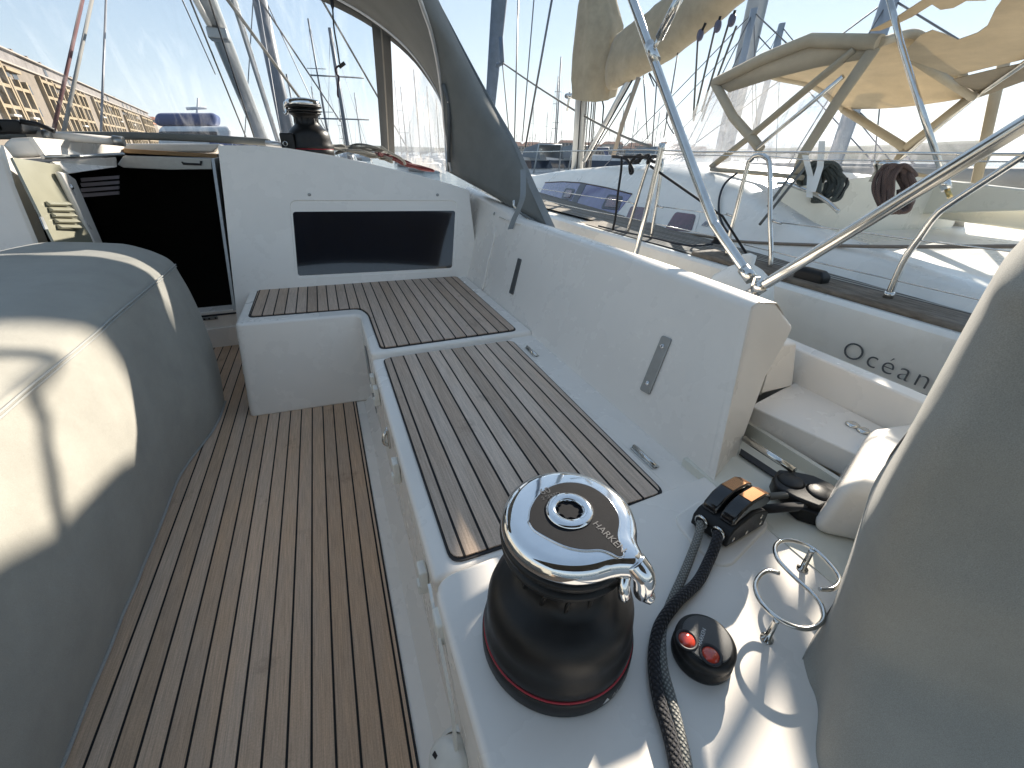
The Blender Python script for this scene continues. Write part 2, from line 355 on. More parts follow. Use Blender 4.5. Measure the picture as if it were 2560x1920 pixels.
def addbevel(o, w, seg=2, ang=35):
    m = o.modifiers.new('b', 'BEVEL'); m.width = w; m.segments = seg; m.limit_method = 'ANGLE'; m.angle_limit = math.radians(ang)
    for p in o.data.polygons: p.use_smooth = True
    o.modifiers.new('w', 'WEIGHTED_NORMAL').keep_sharp = True
PITCH = .0514
TEAKF = teak('teak_sole', PITCH, -.036, .0050, (.64, .44, .295), (.55, .415, .315))
xb = atz(*C3(298, 190), .45).x
TEAKB = teak('teak_bench', PITCH, xb, .0052, (.58, .44, .335), (.58, .475, .39), .18)
xc = atz(*CW(320, 662), .47).x
TEAKC = teak('teak_corner', PITCH, xc, .0052, (.56, .415, .31), (.52, .41, .33), .14)
CAULK = pmat('black_caulk', (.012, .011, .012), .6, var=.1)
# ---- cockpit sole
pan = MB().box((-3.2, -1.6, -.12), (.09, 3.3, -.006)).build('floor_pan', GEL, kind='structure')
fl = MB(); P = [(-2.6, -1.4, -.0), (-.026, -1.4, 0), (-.026, 2.145, 0), (-.05, 3.24, 0), (-2.6, 3.24, 0)]
fl.prism(roundpoly(P, .02), (0, 0, -.004)); floor = fl.build('floor', TEAKF, kind='structure')
P2 = [(-2.61, -1.41, -.0025), (-.020, -1.41, -.0025), (-.020, 2.15, -.0025), (-.045, 3.25, -.0025), (-2.61, 3.25, -.0025)]
MB().prism(P2, (0, 0, -.003)).build('floor_margin', CAULK, kind='structure')

# ---- starboard bench with hinged locker lid
bench = thing('cockpit_bench', 'long white locker bench topped with a rectangular grey teak panel, in front of the winch', 'bench', (.1, 1.1, 0))
MB().prism([(.066, -.4, -.006), (.066, 1.72, -.006), (.076, 1.72, .385), (.076, -.4, .385)], (.72, 0, 0)).build('locker_front', GEL, bench, bevel=.012)
# apron channel along the floor
MB().prism([(.02, -.9, -.006), (.075, -.9, -.006), (.075, -.9, .05)], (0, 3.0, 0)).build('kick_fillet', GEL, bench)
lid = MB().prism([(.072, .560, .443), (.712, .560, .443), (.712, 1.662, .443), (.072, 1.662, .443)], (0, 0, -.055)).build('seat_lid', GEL, bench, bevel=.014, seg=3)
tp = [atz(*C3(*p), .45) for p in [(165, 210), (1050, 85), (2100, 1128), (640, 1597)]]
tp = [V((.121, 1.636, .4505)), V((.684, 1.628, .4505)), V((.672, .586, .4505)), V((.121, .588, .4505))]
MB().prism(roundpoly(tp, .03), (0, 0, -.006)).build('teak_panel', TEAKB, bench)
cp = [V((.115, 1.642, .4470)), V((.690, 1.634, .4470)), V((.678, .578, .4470)), V((.115, .580, .4470))]
MB().prism(roundpoly(cp, .034), (0, 0, -.003)).build('caulk_border', CAULK, bench)
MB().box((.70, .50, .30), (.815, 1.70, .4405)).build('rear_ledge', GEL, bench, bevel=.004)
for (px, py) in [(1187, 163), (1965, 890)]:
    c = atz(*C3(px, py), .444); h = MB().tube([c+V((0, -.05, .003)), c+V((0, .05, .003))], .006, 10)
    h.box((c.x-.012, c.y-.05, .4410), (c.x+.012, c.y+.05, .4445)); h.build('hinge', SST, bench)
def latch(par, x, y, z, s=1.0):
    l = MB(); l.box((x-.016*s, y-.02*s, z-.028*s), (x+.004, y+.02*s, z+.028*s)); l.box((x-.022*s, y-.013*s, z-.055*s), (x+.004, y+.013*s, z-.020*s))
    return l.build('latch', PLAST, par, bevel=.005)
for (y, z) in [(1.04, .36), (.665, .335), (1.52, .36), (1.66, .345)]: latch(bench, .070, y, z)
r = MB().tube(spline([(.066, 1.19, .40), (.052, 1.185, .385), (.048, 1.18, .36), (.06, 1.18, .345)], 5), .006, 8)
r.box((.060, 1.172, .335), (.068, 1.192, .41)); r.build('pull_ring', SST, bench, bevel=.002)
# ---- helm platform that carries the winch
plat = thing('winch_platform', 'glossy white moulded platform under the large black winch and rope clutch', 'platform', (.5, .2, 0))
pl = MB().prism(roundpoly([(.068, .552, .462), (1.085, .60, .462), (1.085, -.9, .462), (.072, -.9, .462)], [.05, .02, 0, 0]), (0, 0, -.47)).build('platform_top', GEL, plat, bevel=.022, seg=4)
pd = atz(*O(170, 480), .462); 
padp = [atz(*O(*p), .468) for p in [(190, 445), (355, 330), (640, 370), (760, 480), (530, 720), (440, 720), (280, 570)]]
MB().prism(roundpoly(padp, .03), (0, 0, -.02)).build('clutch_pad', GEL, plat, bevel=.006)
l = MB(); c = atz(*C5(345, 1108), .40); l.box((.056, c.y-.022, .36), (.088, c.y+.022, .43)); l.build('strap_clip', PLAST, plat, bevel=.008)
MB().ribbon(spline([(.064, .56, .43), (.060, .49, .40), (.058, .40, .30), (.05, .36, .18)], 6), (0, .006, 0), .003).build('strap', PLAST, plat)
c = atz(*D(972, 1648), .17); cn = V((-.70, -.28, .66)).normalized()
shw = thing('shower_cap', 'round white plastic cap on the bench side at the bottom edge', 'cap', tuple(c))
Mc = Matrix.Translation(c) @ cn.to_track_quat('Z', 'Y').to_matrix().to_4x4()
MB().lathe([(.0, -.03), (.040, -.03), (.043, .0), (.043, .012), (.036, .019), (.012, .022), (0, .0225)], n=40).xf(Mc).build('lid', PLAST, shw)
MB().lathe([(.0, -.04), (.052, -.04), (.052, -.022), (.044, -.018)], n=40, caps=False).xf(Mc).build('rim', PLAST, shw)
MB().box((-.030, -.004, .016), (-.020, .004, .0222), Mc).build('vent_slot', DRK, shw)

# ---- forward corner seat
seat = thing('corner_seat', 'white box seat with an L-shaped teak top below the dark cabin window', 'bench', (.1, 2.2, 0))
fp = [(-.49, 2.235, .4630), (.06, 2.19, .4630), (.072, 2.15, .4630), (.072, 1.672, .4630), (.808, 1.672, .4630), (.808, 2.78, .4630), (-.49, 2.85, .4630)]
fp0 = [(-.535, 2.15, -.004), (-.03, 2.115, -.004), (.066, 2.11, -.004), (.066, 1.60, -.004), (.808, 1.60, -.004), (.808, 2.78, -.004), (-.535, 2.85, -.004)]
top = roundpoly(fp, [.03, .05, .05, .03, 0, 0, .03], 5); bot = roundpoly(fp0, [.03, .05, .05, .03, 0, 0, .03], 5)
MB().loft([bot, top], smooth=False).build('seat_base', GEL, seat, bevel=.013, seg=4)
tk = [atz(*CW(*p), .4705) for p in [(240, 668), (1610, 583)]]
tk = [(-.438, 2.80, .4705), (.735, 2.715, .4705), (.735, 1.70, .4705), (.122, 1.705, .4705), (.118, 2.17, .4705), (.085, 2.275, .4705), (-.434, 2.325, .4705)]
MB().prism(roundpoly(tk, [.02, .02, .03, .03, .09, .04, .03], 6), (0, 0, -.006)).build('teak_panel', TEAKC, seat)
tk2 = [(-.446, 2.806, .4665), (.742, 2.722, .4665), (.742, 1.692, .4665), (.115, 1.697, .4665), (.111, 2.168, .4665), (.080, 2.268, .4665), (-.443, 2.316, .4665)]
MB().prism(roundpoly(tk2, [.02, .02, .034, .034, .09, .04, .034], 6), (0, 0, -.004)).build('caulk_border', CAULK, seat)
for p in [(178, 990), (805, 922)]:
    c = atp(*CW(*p), (0, 2.148, 0), (0.07, 1, -.165))
    m = Matrix.Translation(c+V((0, -.002, 0))) @ Matrix.Rotation(math.radians(90), 4, 'X')
    MB().lathe([(0, .0), (.017, 0), (.017, .006), (.013, .009), (.007, .009), (.006, .003), (0, .003)], n=28).xf(m).build('snap_socket', PLAST, seat)
    MB().lathe([(0, .003), (.0055, .003), (.005, .008), (0, .008)], n=16).xf(m).build('socket_core', GRYP, seat)
latch(seat, -.515, 2.33, .12, .8); latch(seat, -.497, 2.40, .35, .8)
ov = [(.0695, 1.98+.11*math.cos(a), .16+.21*math.sin(a)) for a in [i*math.pi/16 for i in range(32)]]
ovp = MB().prism(ov, (-.006, 0, 0)).build('oval_hatch', pmat('grey_panel', (.25, .26, .26), .4), seat, bevel=.003)

# ---- cabin bulkhead, deck and companionway
cab = thing('cabin_front', 'white leaning cabin bulkhead with a dark window and an open companionway', 'cabin wall', (0, 2.8, 0))
topx = [(544, 363), (627, 363.5), (716, 370), (828, 388), (924, 409), (1040, 436), (1128, 461), (1172, 476)]
TOP = [onb(p) for p in topx]
le = [onb(p) for p in [(545, 372), (560, 500), (575, 640), (590, 778)]]
lowl = le[-1]+ (le[-1]-le[0])*.55
poly = TOP + [V((.90, BP.y-.054+.25*(.30-.47)-.0, .30)), V((lowl.x, lowl.y, lowl.z))] + le[::-1]
bh = MB().prism(poly, (0, .16, -.004)).build('bulkhead', GEL, cab)
wp = [onb(CW(*p)) for p in [(452, 58), (1612, 60), (1590, 540), (497, 596)]]
cut(bh, MB().prism(roundpoly([p-BN*.05 for p in wp], .04), BN*.0545))
addbevel(bh, .016, 3)
wn = [onb(CW(*p))+BN.normalized()*.012 for p in [(472, 135), (1600, 128), (1577, 525), (510, 580)]]
WG = pmat('tinted_window', (.006, .008, .014), .03, var=.2, spec=.7, coat=.6)
MB().prism(roundpoly(wn, .018), -BN.normalized()*.008).build('window', WG, cab, bevel=.002)
wi = [wn[0]+V((.05, 0, -.045)), wn[1]+V((-.05, 0, -.045)), wn[2]+V((-.05, 0, .045)), wn[3]+V((.05, 0, .045))]
for p in [(590, 18), (1475, 20)]:
    c = onb(CW(*p)); m = Matrix.Translation(c) @ Matrix.Rotation(math.radians(104), 4, 'X')
    MB().lathe([(0, 0), (.009, 0), (.009, .003), (.006, .005), (0, .005)], n=20).xf(m).build('screw_cap', GRYP, cab)
# deck behind the bulkhead edge, crowned
rows = []
for q in TOP: rows.append(q+V((0, .155, -.006)))
deck = MB(); rr = [rows]
for dy, dz in ((.6, -.03), (1.3, -.06), (2.2, -.1), (4.2, -.22)):
    rr.append([V((p.x*(1-.10*dy/2.2) + (-.02*dy), p.y+dy, min(p.z, 1.185)+dz)) for p in rows])
deck.loft(rr, False, False)
ext = [[a[0]+V((-1.3, 0, .02)), a[0].copy()] for a in rr[1:]]; ext[0] = [p+V((0, .30, 0)) for p in ext[0]]; deck.loft(ext, False, False); dk = deck.build('cabin_top', GEL, cab)
# companionway recess: sides, sill, interior
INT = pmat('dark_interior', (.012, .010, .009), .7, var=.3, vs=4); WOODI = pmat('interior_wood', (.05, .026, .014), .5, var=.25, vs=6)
yS = 3.22
sl = lambda p: aty(p[0], p[1], yS)
a, b_ = sl(G(1150, 1300)), sl(G(1600, 1270))
sill = MB().box((-1.75, yS, -.02), (-.44, yS+.12, b_.z)).build('sill', GEL, cab, bevel=.006)
z2 = sl(G(1525, 1302)).z
MB().box((-1.7, yS-.004, z2-.006), (-.46, yS+.05, z2+.006)).build('sill_groove', DRK, cab)
c0, c1 = sl(G(1275, 1346)), sl(G(1412, 1334))
MB().box((c0.x, yS-.006, c0.z-.011), (c1.x, yS+.05, c0.z+.011)).build('sill_plate', GRYP, cab, bevel=.003)
for i in range(4):
    x = lerp(c0.x, c1.x, (.1, .37, .6, .9)[i]); MB().box((x-.005, yS-.008, c0.z-.005), (x+.005, yS, c0.z+.005)).build('bolt_hole', DRK, cab)
MB().box((-1.75, yS-.02, -.02), (-.44, yS+.02, z2-.085)).build('sill_step', GEL, cab, bevel=.008)
# starboard jamb strip, grey track
jt, jb = onb(G(1388, 300)), onb(G(1528, 1285))
MB().prism([jt+V((.0, .0, 0)), jt+V((-.014, 0, 0)), jb+V((-.014, 0, 0)), jb], (0, .42, 0)).build('door_track', GRYP, cab)
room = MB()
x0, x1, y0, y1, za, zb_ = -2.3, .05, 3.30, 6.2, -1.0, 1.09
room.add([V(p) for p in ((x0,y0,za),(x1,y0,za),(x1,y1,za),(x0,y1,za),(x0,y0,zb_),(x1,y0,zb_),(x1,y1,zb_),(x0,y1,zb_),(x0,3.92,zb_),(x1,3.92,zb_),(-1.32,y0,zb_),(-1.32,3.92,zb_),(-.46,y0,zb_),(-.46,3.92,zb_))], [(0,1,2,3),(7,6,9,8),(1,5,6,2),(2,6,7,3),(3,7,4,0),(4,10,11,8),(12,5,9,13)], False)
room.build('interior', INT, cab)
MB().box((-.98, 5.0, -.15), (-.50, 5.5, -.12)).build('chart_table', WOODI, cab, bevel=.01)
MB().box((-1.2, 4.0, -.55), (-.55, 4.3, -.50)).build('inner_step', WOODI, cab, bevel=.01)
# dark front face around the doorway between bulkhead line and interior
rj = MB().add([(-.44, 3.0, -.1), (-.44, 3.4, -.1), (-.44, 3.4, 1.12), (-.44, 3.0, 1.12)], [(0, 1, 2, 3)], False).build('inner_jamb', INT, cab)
# head of the doorway: hatch runner, wooden trim
h0, h1 = aty(*G(800, 250), 3.86), aty(*G(1372, 283), 3.86)
MB().prism([h0+V((0, 0, .012)), h1+V((.03, 0, .010)), h1+V((.03, 0, -.016)), h0+V((0, 0, -.014))], (0, .03, 0)).build('wood_trim', pmat('varnished_wood', (.36, .22, .10), .45, var=.2, stretch=(2, 30, 30)), cab, bevel=.003)
h2, h3 = aty(*G(800, 262), 3.23), aty(*G(1372, 300), 3.23)
MB().prism([aty(*G(*p), 3.80) for p in [(800, 283), (1370, 297), (1375, 372), (1100, 376), (800, 362), (760, 340)]], (0, .03, 0)).build('hatch_runner', GRYP, cab, bevel=.004)
MB().tube([aty(*G(1180, 322), 3.79), aty(*G(1185, 335), 3.79), aty(*G(1300, 340), 3.79), aty(*G(1302, 318), 3.79)], .007, 8).build('hatch_handle', DRK, cab)
MB().prism([aty(*G(*p), 3.92) for p in [(740, 262), (1375, 258), (1412, 230), (1420, 205), (740, 205)]], (0, .6, -.02)).build('hatch_hood', GEL, cab, bevel=.01)
# port side: shaded bulkhead strip and the sunlit reveal beyond it
pp = [onb(G(*p)) for p in [(-1500, 200), (12, 215), (30, 300), (85, 470), (240, 850), (420, 1400), (-1500, 1400)]]
MB().prism(pp, (0, .10, 0)).build('port_bulkhead', GEL, cab, bevel=.018, seg=3)
# companionway port reveal: wall facing starboard, going forward
e0, e1, e2 = onb(G(18, 180)), onb(G(85, 470)), onb(G(300, 1000))
def pl(p, y): return aty(p[0], p[1], y)
hatch = thing('hatch_coaming', 'sunlit white moulding round the port side of the open hatch', 'hatch coaming', tuple(e0))
MB().prism([aty(*G(*p), 3.08) for p in [(10, 205), (60, 168), (195, 163), (290, 288), (85, 300), (30, 300)]], (.0, .2, 0)).build('outer_corner', GEL, hatch, bevel=.02, seg=3)
MB().loft([[aty(*G(195, 163), 3.08), aty(*G(285, 292), 3.08)], [aty(*G(560, 190), 3.5), aty(*G(570, 286), 3.5)], [aty(*G(790, 215), 3.9), aty(*G(800, 268), 3.9)]], False, False, False).build('side_wall', GEL, hatch, solid=.02)
MB().loft([[aty(*G(330, 325), 3.12), aty(*G(440, 400), 3.12)], [aty(*G(745, 295), 3.5), aty(*G(750, 357), 3.5)]], False, False, False).build('inner_wall', GEL, hatch, solid=.015)
MB().prism([aty(p[0], p[1], y) for p, y in ((G(395, 385), 3.0), (G(440, 395), 3.1), (G(490, 430), 3.2), (G(545, 560), 3.2), (G(690, 900), 3.2), (G(640, 900), 3.02), (G(500, 600), 3.0))], (-.03, .0, 0)).build('door_post', GEL, hatch, bevel=.012, seg=3)
MB().tube([aty(*G(275, 292), 3.07), aty(*G(520, 288), 3.3), aty(*G(800, 274), 3.6)], .010, 8).build('gasket', GRYP, hatch)
# louvred door leaf, swung open against the port side
DL = pmat('smoked_acrylic', (.30, .29, .22), .25, .0, var=.06, spec=.6, coat=.3)
dd = thing('companionway_door', 'olive tinted door leaf with a stack of louvre vents standing open in the sun', 'door', tuple(aty(*G(300, 560), 3.05)))
A, B2, C_, D_ = aty(*G(80, 292), 2.78), aty(*G(392, 343), 3.12), aty(*G(640, 930), 2.98), aty(*G(395, 930), 2.66)
dn = (B2-A).cross(D_-A).normalized()
if dn.y > 0: dn = -dn
MB().prism(roundpoly([A, B2, C_, D_], .012), -dn*.012).build('door_leaf', DL, dd, bevel=.002)
def ond(p, off): return atp(p[0], p[1], A+dn*off, dn)
for i in range(5):
    y = 590+i*37.5; x = 270+i*18
    q = [ond(G(x+20, y-12), .001), ond(G(x+165, y-8), .001), ond(G(x+178, y+22), .001), ond(G(x+32, y+20), .001)]
    lv = MB(); ring0 = q; 
    lv.loft([[q[0], q[1], q[2], q[3]], [q[0]+dn*.006, q[1]+dn*.006, lerp(q[2], q[1], .25)+dn*.020, lerp(q[3], q[0], .25)+dn*.020]]); lv.build('louvre', DL, dd, bevel=.003)
kb = ond(G(436, 490), .0)
MB().lathe([(0, 0), (.015, 0), (.015, .012), (.011, .022), (0, .024)], n=24).xf(Matrix.Translation(kb) @ dn.to_track_quat('Z', 'Y').to_matrix().to_4x4()).build('door_knob', CHR, dd)
bi = [ond(G(*p), .003) for p in [(250, 680), (268, 680), (305, 760), (285, 762)]]; MB().prism(bi, dn*.006).build('hinge', GRYP, dd)
# inside: venetian blind strips catching light
for i in range(4):
    MB().prism([aty(*G(*p), 3.9) for p in [(520, 428+i*34), (770, 412+i*34), (770, 432+i*34), (528, 452+i*34)]], (0, .02, 0)).build('blind_slat', pmat('pale_slat', (.28, .26, .30), .5), cab)

# ---- coaming (seat back)
coam = thing('cockpit_coaming', 'tall white seat back along the starboard side with two upright grey grip plates', 'coaming', (.9, 1.5, .45))
tl = [(1161, 472), (1205, 497), (1248, 519.6), (1266, 529), (1286, 551), (1400, 590), (1500, 626), (1593, 658), (1700, 699), (1800, 738), (1878, 768)]
top = [onc(p) for p in tl]
n = len(top); rows = []
bas = []
for i, q in enumerate(top):
    t = i/(n-1); yb = lerp(2.80, .548, t) if False else q.y-.15-.06*(1-t)
    bas.append(V((.805 if i < n-1 else .80, min(2.79, yb), .438)))
bas[-1].y = .548
mid = [lerp(b, q, .5) for b, q in zip(bas, top)]
o1 = [q+V((.022, 0, .012)) for q in top]; o2 = [q+V((.075, -.012, .006)) for q in top]; o3 = [q+V((.105, -.02, -.025)) for q in top]; o4 = [V((q.x+.11, q.y-.03, .60)) for q in top]
q2 = [lerp(b, q, .975) for b, q in zip(bas, top)]
cm = MB().loft([bas, mid, q2, top, o1, o2, o3, o4], False, False)
cp_ = cm.build('seat_back', GEL, coam)
# end face
ef = [bas[-1], mid[-1], top[-1], o1[-1], o2[-1], V((1.095, .672, .805)), V((1.08, .668, .775)), V((1.035, .66, .68)), V((1.005, .655, .57)), V((.985, .63, .46)), V((.93, .60, .40)), V((.82, .55, .38))]
MB().prism([p+V((0, 0.001, 0)) for p in ef], (.0, .03, 0)).build('end_cap', GEL, coam, bevel=.010, seg=3)
# recessed forward field and fold
fld = [onc(B5(*p), .004) for p in [(760, 715), (800, 640), (770, 900), (690, 1180), (600, 1580), (640, 1655), (590, 1600), (560, 1590), (650, 1180), (735, 900)]]
rib = [onc(B5(*p), .002) for p in [(775, 690), (740, 900), (665, 1180), (600, 1540), (575, 1590)]]
MB().tube(rib, [.003, .005, .006, .006, .003], 8).build('moulded_rib', GEL, coam)
for k, pts in enumerate([[(1075, 1130), (1120, 1150), (1000, 1640), (950, 1615)]]):
    q = [onc(B5(*p), .004) for p in pts]
    MB().prism(roundpoly(q, .006), -CN*.006).build('grip_plate', pmat('dark_grey_plate', (.12, .125, .125), .45, .6), coam, bevel=.002)
q = [onc(C3(*p), .004) for p in [(2085, 48), (2152, 75), (1995, 462), (1930, 425)]]
gp = MB().prism(roundpoly(q, .008), -CN*.006).build('grip_plate', GRYP, coam, bevel=.002)
for p in [(2088, 128), (1985, 383)]:
    c = onc(C3(*p), .004); MB().lathe([(0, 0), (.008, 0), (.008, .002), (.005, .0035), (0, .0025)], n=20).xf(Matrix.Translation(c) @ CN.to_track_quat('Z', 'Y').to_matrix().to_4x4()).build('screw', CHR, gp)
for p in [(397, 338), (750, 522)]:
    c = onc(B5(*p), .001); MB().lathe([(0, 0), (.009, 0), (.009, .003), (.006, .005), (0, .005)], n=20).xf(Matrix.Translation(c) @ CN.to_track_quat('Z', 'Y').to_matrix().to_4x4()).build('screw_cap', GRYP, coam)
MB().tube([onc(B5(820, 565), .004), onc(B5(1110, 668), .004)], .004, 8).build('short_ridge', GEL, coam)

# ---- side deck, step and gunwale outboard of the coaming
sd = thing('side_deck', 'white step and gunwale between the coaming end and the neighbouring hull', 'side deck', (1.2, .6, .5))
MB().prism([(1.07, .735, .735), (1.24, .735, .715), (1.30, .735, .55), (1.06, .735, .55), (1.02, .735, .62)], (0, 4.2, .06)).build('deck_end', GEL, sd, bevel=.012, seg=3)
st = [V((1.065, .70, .552)), V((1.335, .755, .552)), V((1.315, .425, .552)), V((1.13, .395, .552))]
MB().prism(roundpoly(st, [.02, .01, .03, .03]), (0, 0, -.075)).build('step_top', GEL, sd, bevel=.016, seg=4)
MB().prism([(1.325, .0, .53), (1.325, .0, .650), (1.405, .0, .640), (1.415, .0, .60), (1.40, 0, -.2), (1.33, 0, -.2)], (0, 6.5, .1)).build('gunwale', GEL, sd, bevel=.008, seg=3)
MB().box((1.06, -.2, .30), (1.075, .72, .50)).build('recess_wall', GEL2, sd)
MB().box((.80, -.2, .38), (1.07, .66, .464)).build('recess_floor', GEL2, sd)
for p in [(1288, 1095), (1385, 1148)]:
    c = atz(*Q(*p), .552); MB().lathe([(0, 0), (.017, 0), (.017, .004), (.010, .008), (.006, .006), (0, .006)], n=24).xf(Matrix.Translation(c)).build('stud', SST, sd)
c = atz(*Q(1335, 1420), .47)
MB().lathe([(0, -.03), (.016, -.03), (.016, .0), (0, 0)], n=20).xf(Matrix.Translation(V((1.10, .43, .475)))).build('drain', GRYP, sd)
MB().prism([atz(*O(945, 545), .462), V((1.16, .46, .462)), V((1.5, .40, .462)), V((1.1, .15, .462))], (.05, .0, .14)).build('helm_plinth', GEL, sd, bevel=.03, seg=4)
MB().tube([aty(*Q(375, 1205), .62), aty(*Q(800, 1480), .47)], .009, 8).build('rail', SST, sd)
q = [atz(*Q(*p), .468) for p in [(345, 1300), (650, 1500), (625, 1540), (330, 1345)]]
MB().prism(q, (0, 0, .004)).build('slot', DRK, sd)

# ---- port side of the cockpit, mirrored: bench and coaming standing in the sun behind the table
pb = thing('cockpit_bench', 'white port bench hidden behind the covered table on the sunny side', 'bench', (-2.1, 1.1, 0))
MB().box((-2.83, -.4, -.006), (-2.07, 2.75, .385)).build('locker_front', GEL, pb, bevel=.012)
MB().box((-2.81, -.35, .39), (-2.06, 2.74, .443)).build('seat_lid', GEL, pb, bevel=.014)
MB().prism(roundpoly([(-2.70, -.3, .4505), (-2.12, -.3, .4505), (-2.12, 2.6, .4505), (-2.70, 2.6, .4505)], .03), (0, 0, -.006)).build('teak_panel', TEAKB, pb)
pc = thing('cockpit_coaming', 'white port seat back facing the sun beyond the covered table', 'coaming', (-2.9, 1.5, .45))
MB().prism([(-2.805, -.9, .44), (-2.97, -.9, .90), (-3.08, -.9, .90), (-3.08, -.9, .44)], (0, 3.75, .04)).build('seat_back', GEL, pc, bevel=.02, seg=3)

jl, jr = [G(12, 215), G(40, 310), G(88, 480), G(245, 860), G(420, 1280)], [G(78, 296), G(96, 330), G(150, 470), G(310, 860), G(480, 1280)]
MB().loft([[aty(p[0], p[1], 2.90-.02*i) for i, p in enumerate(jl)], [aty(p[0], p[1], 3.04-.02*i) for i, p in enumerate(jr)]], False, False, False).build('port_jamb', GEL, hatch, solid=.01)
# ---- braided rope helper (UV: u round, v along in metres)
def braid(name, c1, c2, r, k=7, fleck=None):
    m, t, ns, L = nt(name)
    out = N(ns, 'ShaderNodeOutputMaterial'); b = N(ns, 'ShaderNodeBsdfPrincipled'); L.new(b.outputs[0], out.inputs[0])
    uv = N(ns, 'ShaderNodeUVMap'); sp = N(ns, 'ShaderNodeSeparateXYZ'); L.new(uv.outputs[0], sp.inputs[0])
    vm = N(ns, 'ShaderNodeMath', op='MULTIPLY', ins={1: k/(2*math.pi*r)*1.0}); L.new(sp.outputs[1], vm.inputs[0])
    um = N(ns, 'ShaderNodeMath', op='MULTIPLY', ins={1: float(k)}); L.new(sp.outputs[0], um.inputs[0])
    hs = []
    for op in ('ADD', 'SUBTRACT'):
        a = N(ns, 'ShaderNodeMath', op=op); L.new(um.outputs[0], a.inputs[0]); L.new(vm.outputs[0], a.inputs[1])
        p = N(ns, 'ShaderNodeMath', op='PINGPONG', ins={1: .5}); L.new(a.outputs[0], p.inputs[0]); hs.append(p)
    mn = N(ns, 'ShaderNodeMath', op='MULTIPLY'); L.new(hs[0].outputs[0], mn.inputs[0]); L.new(hs[1].outputs[0], mn.inputs[1])
    mr = N(ns, 'ShaderNodeMapRange', ins={1: 0., 2: .16, 3: 0., 4: 1.}); L.new(mn.outputs[0], mr.inputs[0])
    mx = N(ns, 'ShaderNodeMix', data_type='RGBA'); L.new(mr.outputs[0], mx.inputs[0]); mx.inputs[6].default_value = tuple(c2)+(1,); mx.inputs[7].default_value = tuple(c1)+(1,)
    last = mx.outputs[2]
    if fleck:
        n = N(ns, 'ShaderNodeTexNoise', ins={'Scale': 90., 'Detail': 2.}); L.new(uv.outputs[0], n.inputs['Vector'])
        r2 = N(ns, 'ShaderNodeMapRange', ins={1: .5, 2: .55}); L.new(n.outputs[0], r2.inputs[0])
        m2 = N(ns, 'ShaderNodeMix', data_type='RGBA'); L.new(r2.outputs[0], m2.inputs[0]); L.new(last, m2.inputs[6]); m2.inputs[7].default_value = tuple(fleck)+(1,); last = m2.outputs[2]
    L.new(last, b.inputs['Base Color']); b.inputs['Roughness'].default_value = .8; b.inputs['Sheen Weight'].default_value = .15
    bp = N(ns, 'ShaderNodeBump', ins={'Strength': .8, 'Distance': r*.25}); L.new(mr.outputs[0], bp.inputs['Height']); L.new(bp.outputs[0], b.inputs['Normal'])
    return m
def rope_obj(name, path, r, mat, parent=None, n=12):
    P = [V(p) for p in path]; off = _OFF.get(parent.name, V((0, 0, 0))) if parent else V((0, 0, 0))
    vs, fs, uvs = [], [], []; prev = None; L = 0
    for i, p in enumerate(P):
        t = (P[min(i+1, len(P)-1)]-P[max(i-1, 0)]).normalized()
        u = t.orthogonal().normalized() if prev is None else (prev-t*prev.dot(t)).normalized()
        prev = u; w_ = t.cross(u)
        if i: L += (p-P[i-1]).length
        for k in range(n+1):
            a = 2*math.pi*k/n; vs.append(p+(u*math.cos(a)+w_*math.sin(a))*r-off); uvs.append((k/n, L))
    for i in range(len(P)-1):
        for k in range(n):
            a = i*(n+1)+k; fs.append((a, a+1, a+n+2, a+n+1))
    fs.append(tuple(range(n-1, -1, -1))); b0 = (len(P)-1)*(n+1); fs.append(tuple(b0+k for k in range(n)))
    me = bpy.data.meshes.new(name); me.from_pydata(vs, [], fs); ul = me.uv_layers.new(name='UVMap')
    for l in me.loops: ul.data[l.index].uv = uvs[l.vertex_index]
    me.polygons.foreach_set('use_smooth', [True]*len(fs)); me.materials.append(mat); me.update()
    o = link(bpy.data.objects.new(name, me)); o.parent = parent; _OFF[o.name] = off
    return o
RGREY = braid('grey_braid', (.36, .36, .33), (.12, .12, .11), .0085)
RBLK = braid('black_braid', (.022, .022, .030), (.005, .005, .007), .0105)
RWHT = braid('white_braid', (.50, .48, .42), (.2, .19, .17), .008)
RRED = braid('red_braid', (.30, .03, .04), (.08, .01, .01), .008)
